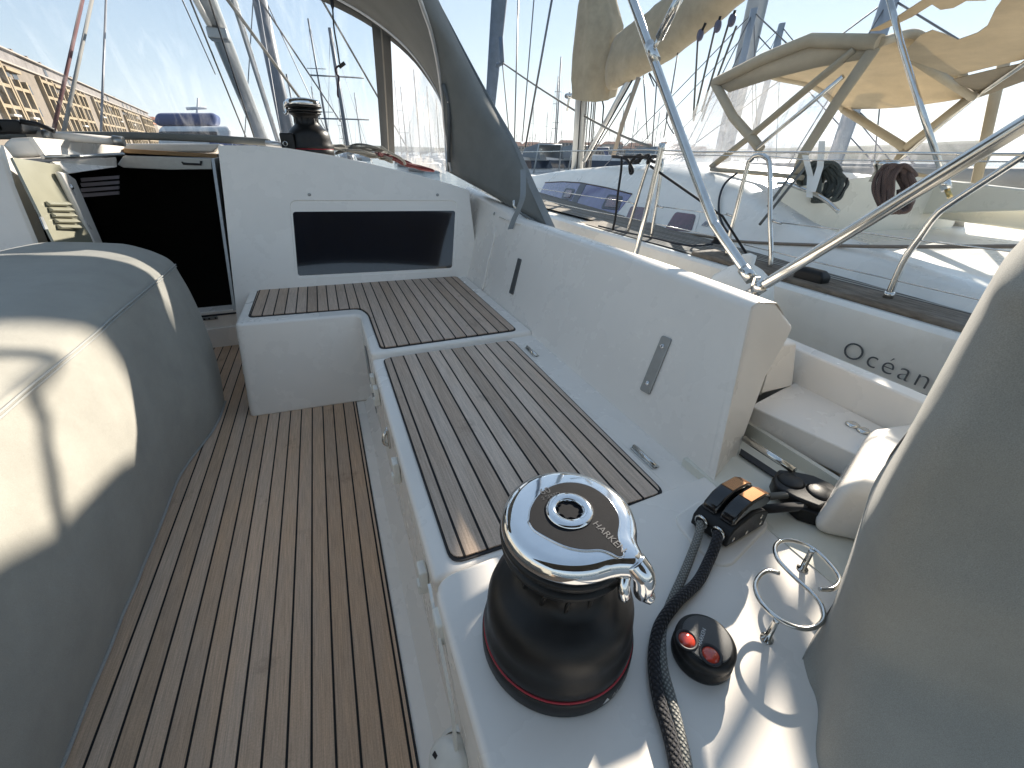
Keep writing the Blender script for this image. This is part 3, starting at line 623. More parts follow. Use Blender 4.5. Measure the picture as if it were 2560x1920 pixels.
# ---- winches
WZ = .462; WC = V((.247, .366, WZ))
TOPZ = .292
def make_winch(label, group):
    t = thing('sheet_winch', label, 'winch', (0, 0, 0), group)
    b = MB().lathe([(.0, 0), (.127, 0), (.129, .004), (.1285, .030), (.126, .034), (.10, .034)], n=72)
    b.build('base_ring', BLKG, t)
    MB().lathe([(.125, .0335), (.1265, .0345), (.1265, .0365), (.125, .0375)], n=72).build('red_stripe', RED, t)
    prof = [(.10, .036), (.1245, .037), (.1255, .045), (.1235, .058), (.1205, .066), (.120, .085), (.118, .108), (.111, .128), (.098, .142), (.083, .152), (.071, .163), (.066, .178), (.067, .195), (.073, .208), (.083, .216), (.090, .219), (.090, .224), (.06, .226)]
    MB().lathe(prof, n=72).build('drum', BLK, t)
    gr = MB()
    for k in range(12):
        a = 2*math.pi*k/12; p = [V((math.cos(a+s*.12)*.0675, math.sin(a+s*.12)*.0675, z)) for s, z in ((0, .150), (.8, .170), (1.6, .200))]
        gr.tube(p, [.002, .004, .002], 6)
    gr.build('grip_ribs', BLK, t)
    MB().lathe([(.05, .224), (.086, .226), (.096, .231), (.097, .236), (.085, .240), (.070, .243), (.085, .247), (.098, .250), (.099, .257), (.096, .262), (.05, .264)], n=72).build('jaw', BLKG, t)
    # chrome top with the stripper arm bulge
    ad = (atz(*W(950, 690), WZ+.27)-WC); aa = math.atan2(ad.y, ad.x)
    n = 96; tp = MB(); rings = []
    def rad(th, s):
        d = (th-aa+math.pi) % (2*math.pi)-math.pi
        return (.0965+.022*math.exp(-(d/.20)**2))*s
    for s, z in ((.93, .259), (1.0, .262), (1.008, .268), (1.0, .275), (.965, .284), (.90, .2895), (.80, .2915), (.5, .2922), (.12, .2925)):
        rings.append([V((rad(2*math.pi*k/n, s)*math.cos(2*math.pi*k/n), rad(2*math.pi*k/n, s)*math.sin(2*math.pi*k/n), z)) for k in range(n)])
    tp.loft(rings); tp.build('top_cap', CHR, t)
    e = V((math.cos(aa), math.sin(aa), 0)); sd_ = V((-e.y, e.x, 0))
    ap = spline([e*.104+V((0, 0, .276)), e*.120+V((0, 0, .264)), e*.124+V((0, 0, .244)), e*.123+sd_*.004+V((0, 0, .228)), e*.132+sd_*.012+V((0, 0, .218))], 6)
    na = len(ap); MB().tube(ap, [lerp(.017, .009, i/(na-1)) for i in range(na)], 16).build('stripper_arm', CHR, t)
    MB().tube(spline([e*.100-sd_*.010+V((0, 0, .262)), e*.106-sd_*.020+V((0, 0, .245)), e*.108-sd_*.018+V((0, 0, .228))], 5), .008, 12).build('feeder_finger', CHR, t)
    pts = [(325, 420), (338, 340), (395, 255), (490, 205), (590, 196), (690, 222), (780, 285), (838, 370), (850, 430), (842, 500), (860, 565), (874, 612), (848, 626), (795, 600), (735, 583), (640, 585), (540, 564), (440, 518), (358, 468)]
    q = [atz(*W(*p), WZ+.2945)-WC for p in pts]; q = spline(q+[q[0]], 5)[:-1]
    inl = MB().prism([V((p.x, p.y, .2942)) for p in q], (0, 0, -.006)).build('rubber_inlay', RUB, t, bevel=.0012)
    MB().tube([V((p.x, p.y, .2928)) for p in q+[q[0]]], .0014, 8).build('inlay_rim', CHR, t)
    MB().lathe([(.017, .290), (.034, .290), (.0345, .2955), (.030, .2985), (.021, .2985), (.0185, .296), (.018, .28)], n=48).build('socket_ring', CHR, t)
    star = []
    for k in range(16):
        a = 2*math.pi*k/16; r_ = .0185 if k % 2 == 0 else .0145
        star.append((r_*math.cos(a), r_*math.sin(a)))
    MB().loft([[V((x, y, .2965)) for x, y in star], [V((x, y, .262)) for x, y in star]], True, False, False).build('star_socket', CHR, t)
    MB().lathe([(0, .263), (.019, .263)], n=24, caps=False).build('socket_floor', DRK, t)
    MB().lathe([(0, .268), (.004, .267), (.005, .264)], n=16, caps=False).build('socket_screw', SST, t)
    emb = pmat('embossed_black', (.045, .047, .052), .4)
    ta = atz(*W(690, 435), WZ+.2945)-WC; tb = atz(*W(850, 590), WZ+.2945)-WC
    M = basis((ta.x, ta.y, .2944), (tb-ta), V((0, 0, 1)).cross(tb-ta))
    text_mesh('lettering', 'HARKEN', emb, inl, M, size=(tb-ta).length/3.6, ext=.0003)
    tc_ = atz(*W(400, 270), WZ+.2945)-WC; td = atz(*W(520, 235), WZ+.2945)-WC
    M = basis((tc_.x, tc_.y, .2944), (td-tc_), V((0, 0, 1)).cross(td-tc_))
    text_mesh('lettering', '60', emb, inl, M, size=.017, ext=.0003)
    tc2 = atz(*W(405, 300), WZ+.2945)-WC
    M = basis((tc2.x, tc2.y, .2944), (td-tc_), V((0, 0, 1)).cross(td-tc_))
    text_mesh('lettering', '2 SPEED', emb, inl, M, size=.009, ext=.0003)
    am = atz(*W(745, 1415), WZ+.012)-WC; a0 = math.atan2(am.y, am.x)
    tri = [V((math.cos(a0+s)*.1292, math.sin(a0+s)*.1292, z)) for s, z in ((-.05, .010), (.05, .010), (0, .022))]
    MB().prism(tri, V((math.cos(a0), math.sin(a0), 0))*.0004).build('warning_mark', pmat('white_print', (.6, .6, .6), .5), t)
    for i, ch in enumerate('AL'):
        s = a0+.09+.075*i; r_ = .1293
        M = basis((math.cos(s)*r_, math.sin(s)*r_, .010), (-math.sin(s), math.cos(s), 0), (0, 0, 1))
        text_mesh('lettering', ch, pmat('white_print', (.4, .4, .4), .5), t, M, size=.013, ext=.0002)
    return t
winch = make_winch('large black winch with chrome self-tailing top on the white platform in front', 'black self-tailing winches')
cw = copy_tree(winch); winch.location = WC
pw = aty(*C2(728, 985), 3.22); cw.location = (pw.x, 3.22, pw.z-.02)
cw.rotation_euler = (0, 0, math.radians(-150)); cw['label'] = 'black winch standing on the cabin top under the clear spray window'
# ---- clutch beside the winch
cl = thing('rope_clutch', 'black double rope clutch with two glossy levers with painted brown reflections beside the winch', 'rope clutch', tuple(atz(*O(500, 520), .475)))
a, b_, c_ = atz(*O(287, 478), .474), atz(*O(492, 622), .474), atz(*O(712, 492), .474)
ux = (b_-a); uy = (c_-b_); wd, dp = ux.length, uy.length; ux.normalize(); uy.normalize(); UZ = V((0, 0, 1))
def cp3(x, y, z): return a+ux*x+uy*y+UZ*z
prof = [(0, 0), (0, .030), (.012, .046), (.035, .055), (dp*.55, .066), (dp*.85, .056), (dp, .040), (dp, 0)]
MB().prism([cp3(0, y, z) for y, z in prof], ux*wd).build('body', BLKG, cl, bevel=.004)
REFL = pmat('painted_reflection', (.42, .20, .09), .22, .9, var=.1)  # copper-brown reflection on the glossy levers, painted as a strip of its own
GLB = pmat('gloss_black', (.012, .012, .013), .12, var=.1, coat=.5)
for k in (0, 1):
    x0 = wd*(.06+.47*k); x1 = wd*(.46+.47*k)
    lp = [(.012, .046), (.016, .066), (.034, .086), (.060, .098), (dp*.78, .100), (dp*.97, .088), (dp*1.02, .070), (dp*.9, .060), (dp*.5, .060)]
    lv = MB().prism([cp3(x0, y, z) for y, z in lp], ux*(x1-x0)).build('lever', GLB, cl, bevel=.006, seg=3)
    bp_ = [(.058, .0985), (dp*.78, .1010), (dp*.95, .0905), (dp*.95, .0885), (dp*.78, .0985), (.058, .0965)]
    MB().prism([cp3(x0+.004, y, z) for y, z in bp_], ux*(x1-x0-.008)).build('painted_reflection', REFL, lv)
for k, p in enumerate([(368, 440), (466, 512)]):
    c = cp3(wd*(.27+.46*k), -.001, .024); m = Matrix.Translation(c) @ uy.to_track_quat('Z', 'Y').to_matrix().to_4x4()
    MB().lathe([(.0125, -.003), (.016, -.002), (.016, .003), (.0125, .003)], n=24, caps=False).xf(m).build('fairlead', SST, cl)
for y, z in ((.02, .015), (dp*.5, .012), (dp*.85, .018), (dp*.8, .040)):
    m = Matrix.Translation(cp3(wd, y, z)) @ ux.to_track_quat('Z', 'Y').to_matrix().to_4x4()
    MB().lathe([(0, .0015), (.005, .001), (.0055, 0)], n=14, caps=False).xf(m).build('rivet', SST, cl)
h0, h1 = cp3(wd*.27, -.002, .024), cp3(wd*.73, -.002, .024)
gp = [h0, atz(*O(340, 540), .488), atz(*O(285, 690), .474), atz(*O(235, 810), .473), atz(*O(170, 960), .472), atz(*O(125, 1100), .472), atz(*O(130, 1300), .472), atz(*O(175, 1480), .472), atz(*O(225, 1680), .472), atz(*O(262, 1850), .472), atz(*O(300, 2100), .472)]
g = rope_obj('rope', spline(gp, 8), .0085, RGREY); tag(g, 'thin grey braided rope running from the clutch past the winch', 'rope', 'sheets led through the clutch')
bp = [h1, atz(*O(440, 590), .495), atz(*O(395, 700), .478), atz(*O(330, 820), .476), atz(*O(215, 930), .482), atz(*O(120, 1060), .478), atz(*O(85, 1200), .474), atz(*O(85, 1350), .474), atz(*O(115, 1520), .474), atz(*O(165, 1680), .474), atz(*O(205, 1850), .474), atz(*O(250, 2100), .474)]
g = rope_obj('rope', spline(bp, 8), .0105, RBLK); tag(g, 'thick black braided rope curving from the clutch past the winch', 'rope', 'sheets led through the clutch')
# block in the recess behind
bk = thing('turning_block', 'flat black turning block lying in the shaded recess behind the rope clutch', 'block', tuple(atz(*O(960, 330), .47)))
zb = .515
pb = [atz(*O(*p), zb) for p in [(765, 215), (800, 165), (880, 175), (1000, 200), (1110, 250), (1165, 300), (1120, 350), (1040, 385), (900, 330), (780, 265)]]
MB().prism(pb, (0, 0, -.035)).build('cheek_plate', BLK, bk, bevel=.006)
for p in ((870, 235), (1040, 300)):
    c = atz(*O(*p), zb)
    MB().lathe([(0, .004), (.024, .004), (.030, 0), (.024, -.002)], c, 32).build('sheave', BLKG, bk)
MB().prism([atz(*O(*p), .50) for p in [(850, 330), (1060, 350), (1060, 440), (930, 400)]], (0, 0, -.035)).build('foot', BLK, bk, bevel=.004)
MB().tube([cp3(wd*.27, dp, .03), atz(*O(1000, 302), .505)], .0085, 10).build('grey_line', RGREY, bk)
MB().tube([cp3(wd*.73, dp, .03), atz(*O(960, 380), .495)], .0105, 10).build('black_line', RBLK, bk)
# ---- S-shaped ring holder
rg = thing('ring_holder', 'polished steel S-shaped double ring holder standing on two short posts', 'ring holder', tuple(atz(*O(830, 940), WZ)))
sp = [(803, 768), (742, 755), (692, 780), (664, 840), (690, 922), (762, 1003), (850, 1060), (940, 1087), (1015, 1075), (1058, 1028), (1048, 958), (998, 888), (920, 818), (842, 742), (792, 682), (777, 622), (805, 585), (860, 577), (940, 596), (1022, 643), (1100, 722), (1148, 792), (1138, 835), (1098, 860), (1033, 860)]
RH = WZ+.056
MB().tube(spline([atz(*O(*p), RH) for p in sp], 6), .0040, 12).build('ring', SST, rg)
for p in ((730, 1145), (935, 742)):
    c = atz(*O(*p), WZ)
    MB().lathe([(0, 0), (.0105, 0), (.0105, .002), (.0055, .003), (.0050, .05), (.0050, .056)], c, 20).build('post', SST, rg)
# ---- double push-button
sw0 = atz(*O(348, 1235), WZ); rx = (atz(*O(530, 1290), WZ+.03)-atz(*O(162, 1180), WZ+.03)).length/2
sw = thing('winch_switch', 'round black double switch with two red buttons beside the coiled black rope', 'switch', tuple(sw0))
MB().lathe([(0, 0), (rx*.98, 0), (rx, .004), (rx, .014), (rx*.96, .018), (rx*.96, .026), (rx*.99, .030), (rx*.97, .038), (rx*.90, .043), (rx*.80, .0445), (0, .0445)], sw0, 64).build('housing', BLKG, sw)
MB().lathe([(rx*.79, .0440), (rx*.80, .0465), (rx*.76, .0472), (0, .0472)], sw0, 64).build('face_plate', pmat('charcoal_face', (.09, .09, .09), .5, var=.1, bump=.3, bs=2500), sw)
BTN = pmat('red_button', (.62, .06, .03), .12, var=.3, vs=60, coat=1.)
CLR = pmat('clear_dome', (1, .8, .75), .05, trans=1.)
for p in ((270, 1152), (408, 1238)):
    c = atz(*O(*p), WZ+.0472)
    MB().lathe([(.013, .0004), (.0150, .0022), (.0172, .0016), (.018, .0002)], c, 32, False).build('button_well', DRK, sw)
    bt = MB().lathe([(0, .0042), (.005, .0040), (.009, .0030), (.012, .0012), (.013, .0)], c, 32, False).build('button', BTN, sw)
ta, tb = atz(*O(352, 1192), WZ+.0475), atz(*O(378, 1105), WZ+.0475)
text_mesh('lettering', 'HARKEN', pmat('white_print', (.7, .7, .7), .5), sw, basis(tuple(ta), (tb-ta), V((0, 0, 1)).cross(tb-ta)), size=(tb-ta).length/3.4, ext=.0002)
# ---- grey canvas over the cockpit table
tcv = thing('table_cover', 'fitted grey canvas cover over the cockpit table, partly in sunlight', 'canvas cover', (-1.1, 1.2, 0))
def sect(t):
    # starboard half of the cross-section, t 0..1 from hem to ridge
    S = [(-.748, .0), (-.715, .14), (-.697, .30), (-.694, .45), (-.704, .58), (-.716, .66), (-.727, .695), (-.752, .722), (-.81, .757), (-.90, .790), (-1.02, .808), (-1.12, .812)]
    f = t*(len(S)-1); i = min(int(f), len(S)-2); return V((lerp(S[i][0], S[i+1][0], f-i), 0, lerp(S[i][1], S[i+1][1], f-i)))
ns_, ny = 56, 96; rings = []
def cover_pt(j, y, k):
    t = j/ns_
    side = 1 if t <= .5 else -1
    p = sect(min(t, 1-t)*2)
    x = p.x if side == 1 else -2.24-p.x
    z = p.z
    wgt = 1-min(1, abs(z-.70)/.06)
    f = noise.noise(V((y*3.1, z*1.1, 3.7)))*.018 + noise.noise(V((y*7.3, z*2.6+y*2, 9.1)))*.008 + noise.noise(V((y*15, z*6, 1.)))*.0025
    f *= (1-.75*max(0, wgt))*min(1, .35+z*1.6)
    q = V((x+side*f, y, z))
    if z > .71: q.z += noise.noise(V((y*2.2, x*4, 5.5)))*.016+noise.noise(V((y*6+x*5, x*9, 2.5)))*.006
    yend = 2.36+.26*max(0, min(1, z/.8))**1.5
    fl_ = max(0, min(1, (y-1.75)/.5)); fl_ = fl_*fl_*(3-2*fl_); q.x += side*.075*fl_*max(0, 1-z/.66)**.8 if z < .66 else 0
    q.y = -.5+(yend+.5)*(y+.5)/2.9
    return q
for k in range(ny+1):
    y = -.5+2.9*k/ny
    rings.append([cover_pt(j, y, k) for j in range(ns_+1)])
# rounded forward end
last = rings[-1]; cen = V((-1.12, 0, 0))
for s, dy in ((.992, .012), (.97, .022), (.90, .030), (.6, .034), (.3, .034)):
    rings.append([V((cen.x+(p.x-cen.x)*s, p.y+dy*(1 if p.z > .1 else .5), p.z if p.z < .5 else .5+(p.z-.5)*(s if s > .9 else .9))) for p in last])
cvr = MB().loft(rings, False, False); cvr.build('cover', CANV, tcv, subsurf=1)
js = next(j for j in range(ns_) if sect(j/ns_*2).z > .69)
for dz in (0, -.010):
    pth = [V((r[js].x+.003, r[js].y, r[js].z+dz)) for r in rings[:ny+1]]
    MB().tube(pth, .0032, 6).build('piped_seam', SEAM, tcv)
MB().tube([V((r[0].x+.004, r[0].y, .006)) for r in rings[:ny+1]], .005, 6).build('hem', SEAM, tcv)
# ---- grey canvas over the starboard wheel
wcv = thing('wheel_cover', 'large grey canvas cover hanging over the steering wheel at the right edge', 'canvas cover', (1.1, 0, .46))
def byz(L):
    """edge of the cover given as photo points with a depth; returned as a curve z -> point"""
    P = []
    for (x0, y0, d0), (x1, y1, d1) in zip(L[:-1], L[1:]):
        for k in range(24): t = k/24; P.append(aty(*D(lerp(x0, x1, t), lerp(y0, y1, t)), lerp(d0, d1, t)))
    P.append(aty(*D(L[-1][0], L[-1][1]), L[-1][2]))
    P.sort(key=lambda p: p.z)
    def f(z):
        if z <= P[0].z: return V((P[0].x, P[0].y, z))
        for p, q in zip(P[:-1], P[1:]):
            if q.z >= z: return lerp(p, q, (z-p.z)/max(1e-6, q.z-p.z))
        d_ = (P[-1]-P[-20]); return P[-1]+d_*((z-P[-1].z)/max(.02, d_.z))
    return f
FE = byz([(1745, 1395, .182), (1792, 1325, .200), (1830, 1268, .208), (1878, 1125, .230), (1930, 978, .258), (2010, 880, .268), (2070, 785, .278), (2125, 690, .285), (2165, 600, .292), (2212, 545, .30), (2290, 460, .31), (2390, 420, .31)])
CE = byz([(1764, 1530, .113), (1800, 1400, .146), (1838, 1310, .152), (1872, 1205, .155), (1935, 1062, .155), (1992, 950, .158), (2062, 835, .162), (2112, 755, .167), (2152, 668, .171), (2196, 585, .176), (2250, 530, .182), (2320, 450, .195), (2400, 425, .205)])
NL = [V((.489, .036, .458)), V((.60, .080, .62)), V((.565, .070, .80))]
rr = []
for z in (.458, .485, .52, .56, .61, .66, .72, .78, .84, .90, .96, 1.02, 1.07, 1.11, 1.15, 1.20):
    f, c = FE(z), CE(z)
    if z < .62: n1 = lerp(NL[0], NL[1], (z-.458)/.162)
    elif z < .80: n1 = lerp(NL[1], NL[2], (z-.62)/.18)
    else: n1 = lerp(NL[2], c+V((.06, -.075, 0)), min(1, (z-.8)/.08))
    n1.z = z
    t = (z-.458)/.74
    n2 = n1+V((.16+.1*t, -.16, .0)); n3 = n2+V((.5, -.12, 0)); bk_ = V((1.9, .2, z)); fr = f+V((.30, .085, 0)); fr2 = V((1.7, .45, z))
    mid = lerp(f, c, .5)+V((-.008, .012, 0))
    rr.append(spline([fr2, fr, f, mid, c, n1, n2, n3, bk_], 6))
ring2 = []
m_ = len(rr[0])
cols = [spline([r[j] for r in rr], 5) for j in range(m_)]
for i in range(len(cols[0])):
    row = []
    for j in range(m_):
        p = cols[j][i]; d = noise.noise(V((j*.32, p.z*2.0, 4)))*.010+noise.noise(V((j*.7+p.z*4, p.z*5, 8)))*.0045+noise.noise(V((p.x*9+p.z*5, p.y*9, p.z*3)))*.003
        row.append(p+V((-.5, -.3, .3))*d)
    ring2.append(row)
MB().loft(ring2, False, False).build('cover', CANV, wcv, subsurf=1)
jf = 12
MB().tube([r[jf]+V((-.002, .0, .0)) for r in ring2[3:]], .0028, 6).build('piped_seam', pmat('dark_piping', (.10, .09, .085), .8), wcv)
# ---------------------------------------------------------------- own spray hood (dodger), bimini tubes, mast seen through the window
MIR = lambda p: V((-2.0-p.x, p.y, p.z))
hood = thing('spray_hood', 'dark grey spray hood with clear windows arched over the cabin top', 'spray hood', (-1, 3.2, 1.15))
cA = lambda x, y, Y: aty(*C2(x, y), Y)
base = aty(*C2(1603, 1110), 3.10)
A = [base, cA(1585, 760, 3.20), cA(1560, 640, 3.28), cA(1500, 520, 3.38), cA(1370, 340, 3.50), cA(1180, 170, 3.58), cA(930, 10, 3.64)]
A += [V((-.02, 3.66, 2.13)), V((-.45, 3.68, 2.20)), V((-1.0, 3.70, 2.23))]
A = spline(A, 6); A = A+[MIR(p) for p in A[-2::-1]]
Bq = [base+V((.02, -.03, 0)), cA(1590, 850, 3.05), cA(1578, 700, 3.00), cA(1543, 420, 2.90), cA(1490, 180, 2.80), cA(1425, 0, 2.72), V((.50, 2.60, 2.13)), V((.15, 2.45, 2.25)), V((-.40, 2.33, 2.33)), V((-1.0, 2.30, 2.35))]
Bq = spline(Bq, 6); Bq = Bq+[MIR(p) for p in Bq[-2::-1]]
def resample(P, n):
    L = [0]
    for i in range(1, len(P)): L.append(L[-1]+(P[i]-P[i-1]).length)
    out = []; j = 0
    for k in range(n):
        s = L[-1]*k/(n-1)
        while j < len(L)-2 and L[j+1] < s: j += 1
        out.append(lerp(P[j], P[j+1], (s-L[j])/max(1e-9, L[j+1]-L[j])))
    return out
NA = 81
A = resample(A, NA); Bq = resample(Bq, NA)
rows = [[lerp(a, b, t)+V((0, 0, .035*math.sin(t*math.pi)*(1-abs(2*i/(NA-1)-1)))) + V((0, 0, noise.noise(V((i*.15, t*2, 1)))*.008)) for i, (a, b) in enumerate(zip(A, Bq))] for t in [k/8 for k in range(9)]]
MB().loft(rows, False, False).build('canopy', CANVD, hood, solid=.003)
MB().tube(A, .011, 10).build('front_hoop', ALU, hood)
MB().tube(Bq, .011, 10).build('rear_hoop', ALU, hood)
# windows down to the cabin top
Bs = [base+V((.01, .03, -.03)), V((.86, 3.45, 1.06)), V((.74, 3.80, 1.10)), V((.50, 4.12, 1.13)), V((.10, 4.34, 1.15)), V((-.45, 4.44, 1.165)), V((-1.0, 4.46, 1.17))]
Bs = spline(Bs, 6); Bs = Bs+[MIR(p) for p in Bs[-2::-1]]; Bs = resample(Bs, NA)
# match the parameter so the seam strip stands where the front and side windows meet
ks = min(range(NA), key=lambda i: (A[i]-cA(1160, 175, 3.58)).length if A[i].x > -1 else 9)
kb = min(range(NA), key=lambda i: (Bs[i]-V((.56, 4.05, 1.13))).length if Bs[i].x > -1 else 9)
def remap(P, k0, k1):
    a = resample(P[:k0+1], k1+1); mid = resample(P[k0:NA-k0], NA-2*k1); c = resample(P[NA-1-k0:], k1+1)
    return a+mid[1:-1]+c
Bs = remap(Bs, kb, ks)
inA = [lerp(a, b, .05) for a, b in zip(A, Bs)]
def panel(i0, i1, name, mat, t0=.05, t1=1.0, nt_=10, **kw):
    rr = []
    for k in range(nt_+1):
        t = lerp(t0, t1, k/nt_)
        rr.append([lerp(A[i], Bs[i], t)+V((0, -.03, .02))*math.sin(t*math.pi) for i in range(i0, i1+1)])
    return MB().loft(rr, False, False).build(name, mat, hood, **kw)
EDG = canvas('window_binding', (.15, .15, .145), transl=.10)
panel(ks+1, NA-2-ks, 'front_window', VIN)
panel(2, ks-1, 'side_window', VINS); panel(NA-ks, NA-3, 'side_window', VINS)
panel(0, NA-1, 'top_binding', EDG, 0, .055, 2, solid=.003)
for (i0, i1) in ((ks-1, ks+1), (NA-2-ks, NA-ks)): panel(i0, i1, 'seam_strip', EDG, .03, 1, 10, solid=.004)
MB().tube([lerp(A[ks], Bs[ks], t)+V((0, -.03, .02))*math.sin(t*math.pi)+V((0, -.005, 0)) for t in [k/8 for k in range(9)]], .006, 8, flat=.5).build('zip_tape', pmat('pale_zip', (.30, .28, .25), .7), hood)
# wing running aft along the coaming
wx = lambda p, x: atx(*D(*p), x)
W_edge = [wx((935, -10), .86), wx((1010, 133), .97), wx((1062, 228), 1.06), wx((1110, 312), 1.10), wx((1150, 400), 1.11), wx((1197, 503), 1.11)]
W_edge = spline(W_edge, 6)
W_in = [Bq[i] for i in range(0, 30)]
W_in = [p for p in W_in if p.z < W_edge[0].z+.06]
W_in = resample(W_in[::-1], len(W_edge))
# lower run: base of the hoop -> aft tip, along the top of the coaming
low = [base, onc((1205, 492))+V((.06, 0, .012)), onc((1286, 548))+V((.06, 0, .012)), W_edge[-1]]
rr = []
for k in range(9):
    t = k/8; rr.append([lerp(a, b, t)+V((.02, .0, 0))*math.sin(t*math.pi)+V((noise.noise(V((i*.2, t*3, 7)))*.006, 0, 0)) for i, (a, b) in enumerate(zip(W_in, W_edge))])
low2 = resample(spline(low, 6), 9)
wing = MB().loft(rr, False, False)
wing.build('side_wing', CANVD, hood, solid=.003)
MB().loft([[r[-1] for r in rr], low2], False, False).build('wing_skirt', CANVD, hood, solid=.003)
MB().ribbon([p+V((-.004, -.004, 0)) for p in W_edge], V((.012, -.016, .006)), .0015).build('edge_strap', WEB, hood)
st = [aty(*B5(1150, -90), 2.25), aty(*B5(1140, 130), 2.24), aty(*B5(1120, 300), 2.21), aty(*B5(1060, 480), 2.16), aty(*B5(1010, 600), 2.12), aty(*B5(972, 735), 2.10)]
st = [onc(B5(*p), .02) for p in [(1150, -90), (1150, 130), (1140, 300), (1080, 470), (1020, 600), (972, 735)]]
MB().ribbon(spline(st, 5), V((.0135, -.006, .002)), .0012).build('loose_strap', WEB, hood)
for pts, rad_ in (([(770, 0), (870, 170), (960, 330), (1020, 420)], .009),):
    MB().tube([onc(B5(*p), -.06) for p in pts], rad_, 8).build('hood_strut', WEB, hood)
for p in [(1020, 410), (750, 240)]:
    c = onc(B5(*p), -.03); MB().tube([c+V((0, .0, .03)), c, c+V((.01, -.02, -.02))], .008, 8).build('strut_foot', SST, hood)
# tensioner hanging on the rear hoop
MB().tube([cA(1575, 545, 2.92), cA(1603, 640, 2.94), cA(1612, 720, 2.96), cA(1612, 1050, 3.03)], .012, 8).build('sleeve_strap', pmat('grey_sleeve', (.12, .13, .14), .8), hood)
MB().tube([cA(1603, 625, 2.935), cA(1607, 665, 2.94)], .007, 8).build('buckle', CHR, hood)
# rolled window valance on the cabin top
vr = thing('canvas_roll', 'long dark canvas roll lying along the edge of the cabin top over the doorway', 'canvas roll', tuple(aty(*D(420, 300), 3.6)))
pth = [aty(*D(-60, 292), 3.7), aty(*D(235, 293), 3.65), aty(*D(400, 297), 3.6), aty(*D(560, 306), 3.45), aty(*D(582, 309), 3.42)]
MB().tube(spline(pth, 6), .021, 12).build('roll', CANVD, vr)
MB().tube([aty(*D(576, 309), 3.42), aty(*D(612, 314), 3.36)], .017, 12).build('tube_end', ALU, vr)
MB().tube([aty(*D(60, 290), 3.35), aty(*D(160, 297), 3.35), aty(*D(262, 306), 3.35)], .022, 12).build('white_tube', GEL, vr)
MB().tube([aty(*D(95, 291), 3.32), aty(*D(112, 293), 3.32)], .026, 12).build('tube_collar', GRYP, vr); MB().tube([aty(*D(245, 303), 3.33), aty(*D(268, 306), 3.33)], .025, 12).build('tube_collar', GRYP, vr)
hw = thing('deck_clutch', 'bank of black rope jammers at the far left edge of the cabin top', 'rope clutch', tuple(aty(*D(40, 275), 3.3)))
for i, x in enumerate((-40, 8, 42)):
    c = aty(*D(x, 272), 3.3); hb = MB().box((c.x-.05, c.y-.1, c.z-.035), (c.x+.045, c.y+.1, c.z+.025)); hb.build('jammer', BLKG, hw, bevel=.012)
MB().tube([aty(*D(45, 262), 3.22), aty(*D(80, 268), 3.22), aty(*D(118, 283), 3.22)], .012, 8).build('lever', BLKG, hw)
# jammer left of the cabin winch
jm = thing('deck_jammer', 'small black jammer block left of the cabin-top winch', 'rope clutch', tuple(aty(*C2(565, 930), 3.12)))
p0, p1 = aty(*C2(532, 955), 3.15), aty(*C2(603, 862), 3.15)
MB().box((p0.x, 3.12, p0.z-.03), (p1.x, 3.32, p1.z)).build('body', BLKG, jm, bevel=.01)
p2 = aty(*C2(552, 930), 3.115); MB().lathe([(.010, 0), (.014, .002), (.014, .004), (.010, .005)], n=20, caps=False).xf(Matrix.Translation(p2) @ Matrix.Rotation(math.pi/2, 4, 'X')).build('fairlead', SST, jm)
# coils of line heaped beside the winch
def coil(name, pts, mat, r, label, group, n=4, jit=.03, seed=1):
    rnd = random.Random(seed); t = []
    for k in range(n):
        for p in pts: t.append(aty(*C2(*p), 3.30+rnd.uniform(-.1, .1))+V((rnd.uniform(-jit, jit), 0, rnd.uniform(-jit*.35, jit*.5))))
        for p in pts[-2:0:-1]: t.append(aty(*C2(*p), 3.40+rnd.uniform(-.08, .08))+V((rnd.uniform(-jit, jit), 0, rnd.uniform(-jit*.35, jit*.35))))
    o = rope_obj(name, spline(t, 6), r, mat, n=8); tag(o, label, 'rope', group); return o
coil('rope_coil', [(850, 955), (930, 960), (1010, 975), (1100, 1005), (1180, 1030), (1235, 1040)], RWHT, .0075, 'pale hank of rope heaped on the cabin top beside the winch', 'hanks of line on the cabin top', 4, .035, 3)
coil('rope_coil', [(900, 985), (1000, 950), (1120, 965), (1210, 985), (1120, 1010)], RGREY, .007, 'grey loops of rope lying behind the pale hank on the cabin top', 'hanks of line on the cabin top', 2, .03, 5)
coil('rope_coil', [(1150, 1000), (1240, 1020), (1340, 1060), (1430, 1085), (1500, 1100)], RRED, .0085, 'dark red hank of rope at the foot of the side window', 'hanks of line on the cabin top', 4, .022, 8)
MB_ = rope_obj('rope_coil', spline([aty(*C2(*p), 3.18) for p in [(1170, 950), (1230, 990), (1290, 1020), (1320, 1045), (1330, 1070)]], 6), .0085, RWHT); tag(MB_, 'single pale rope end laid over the dark red hank', 'rope', 'hanks of line on the cabin top')
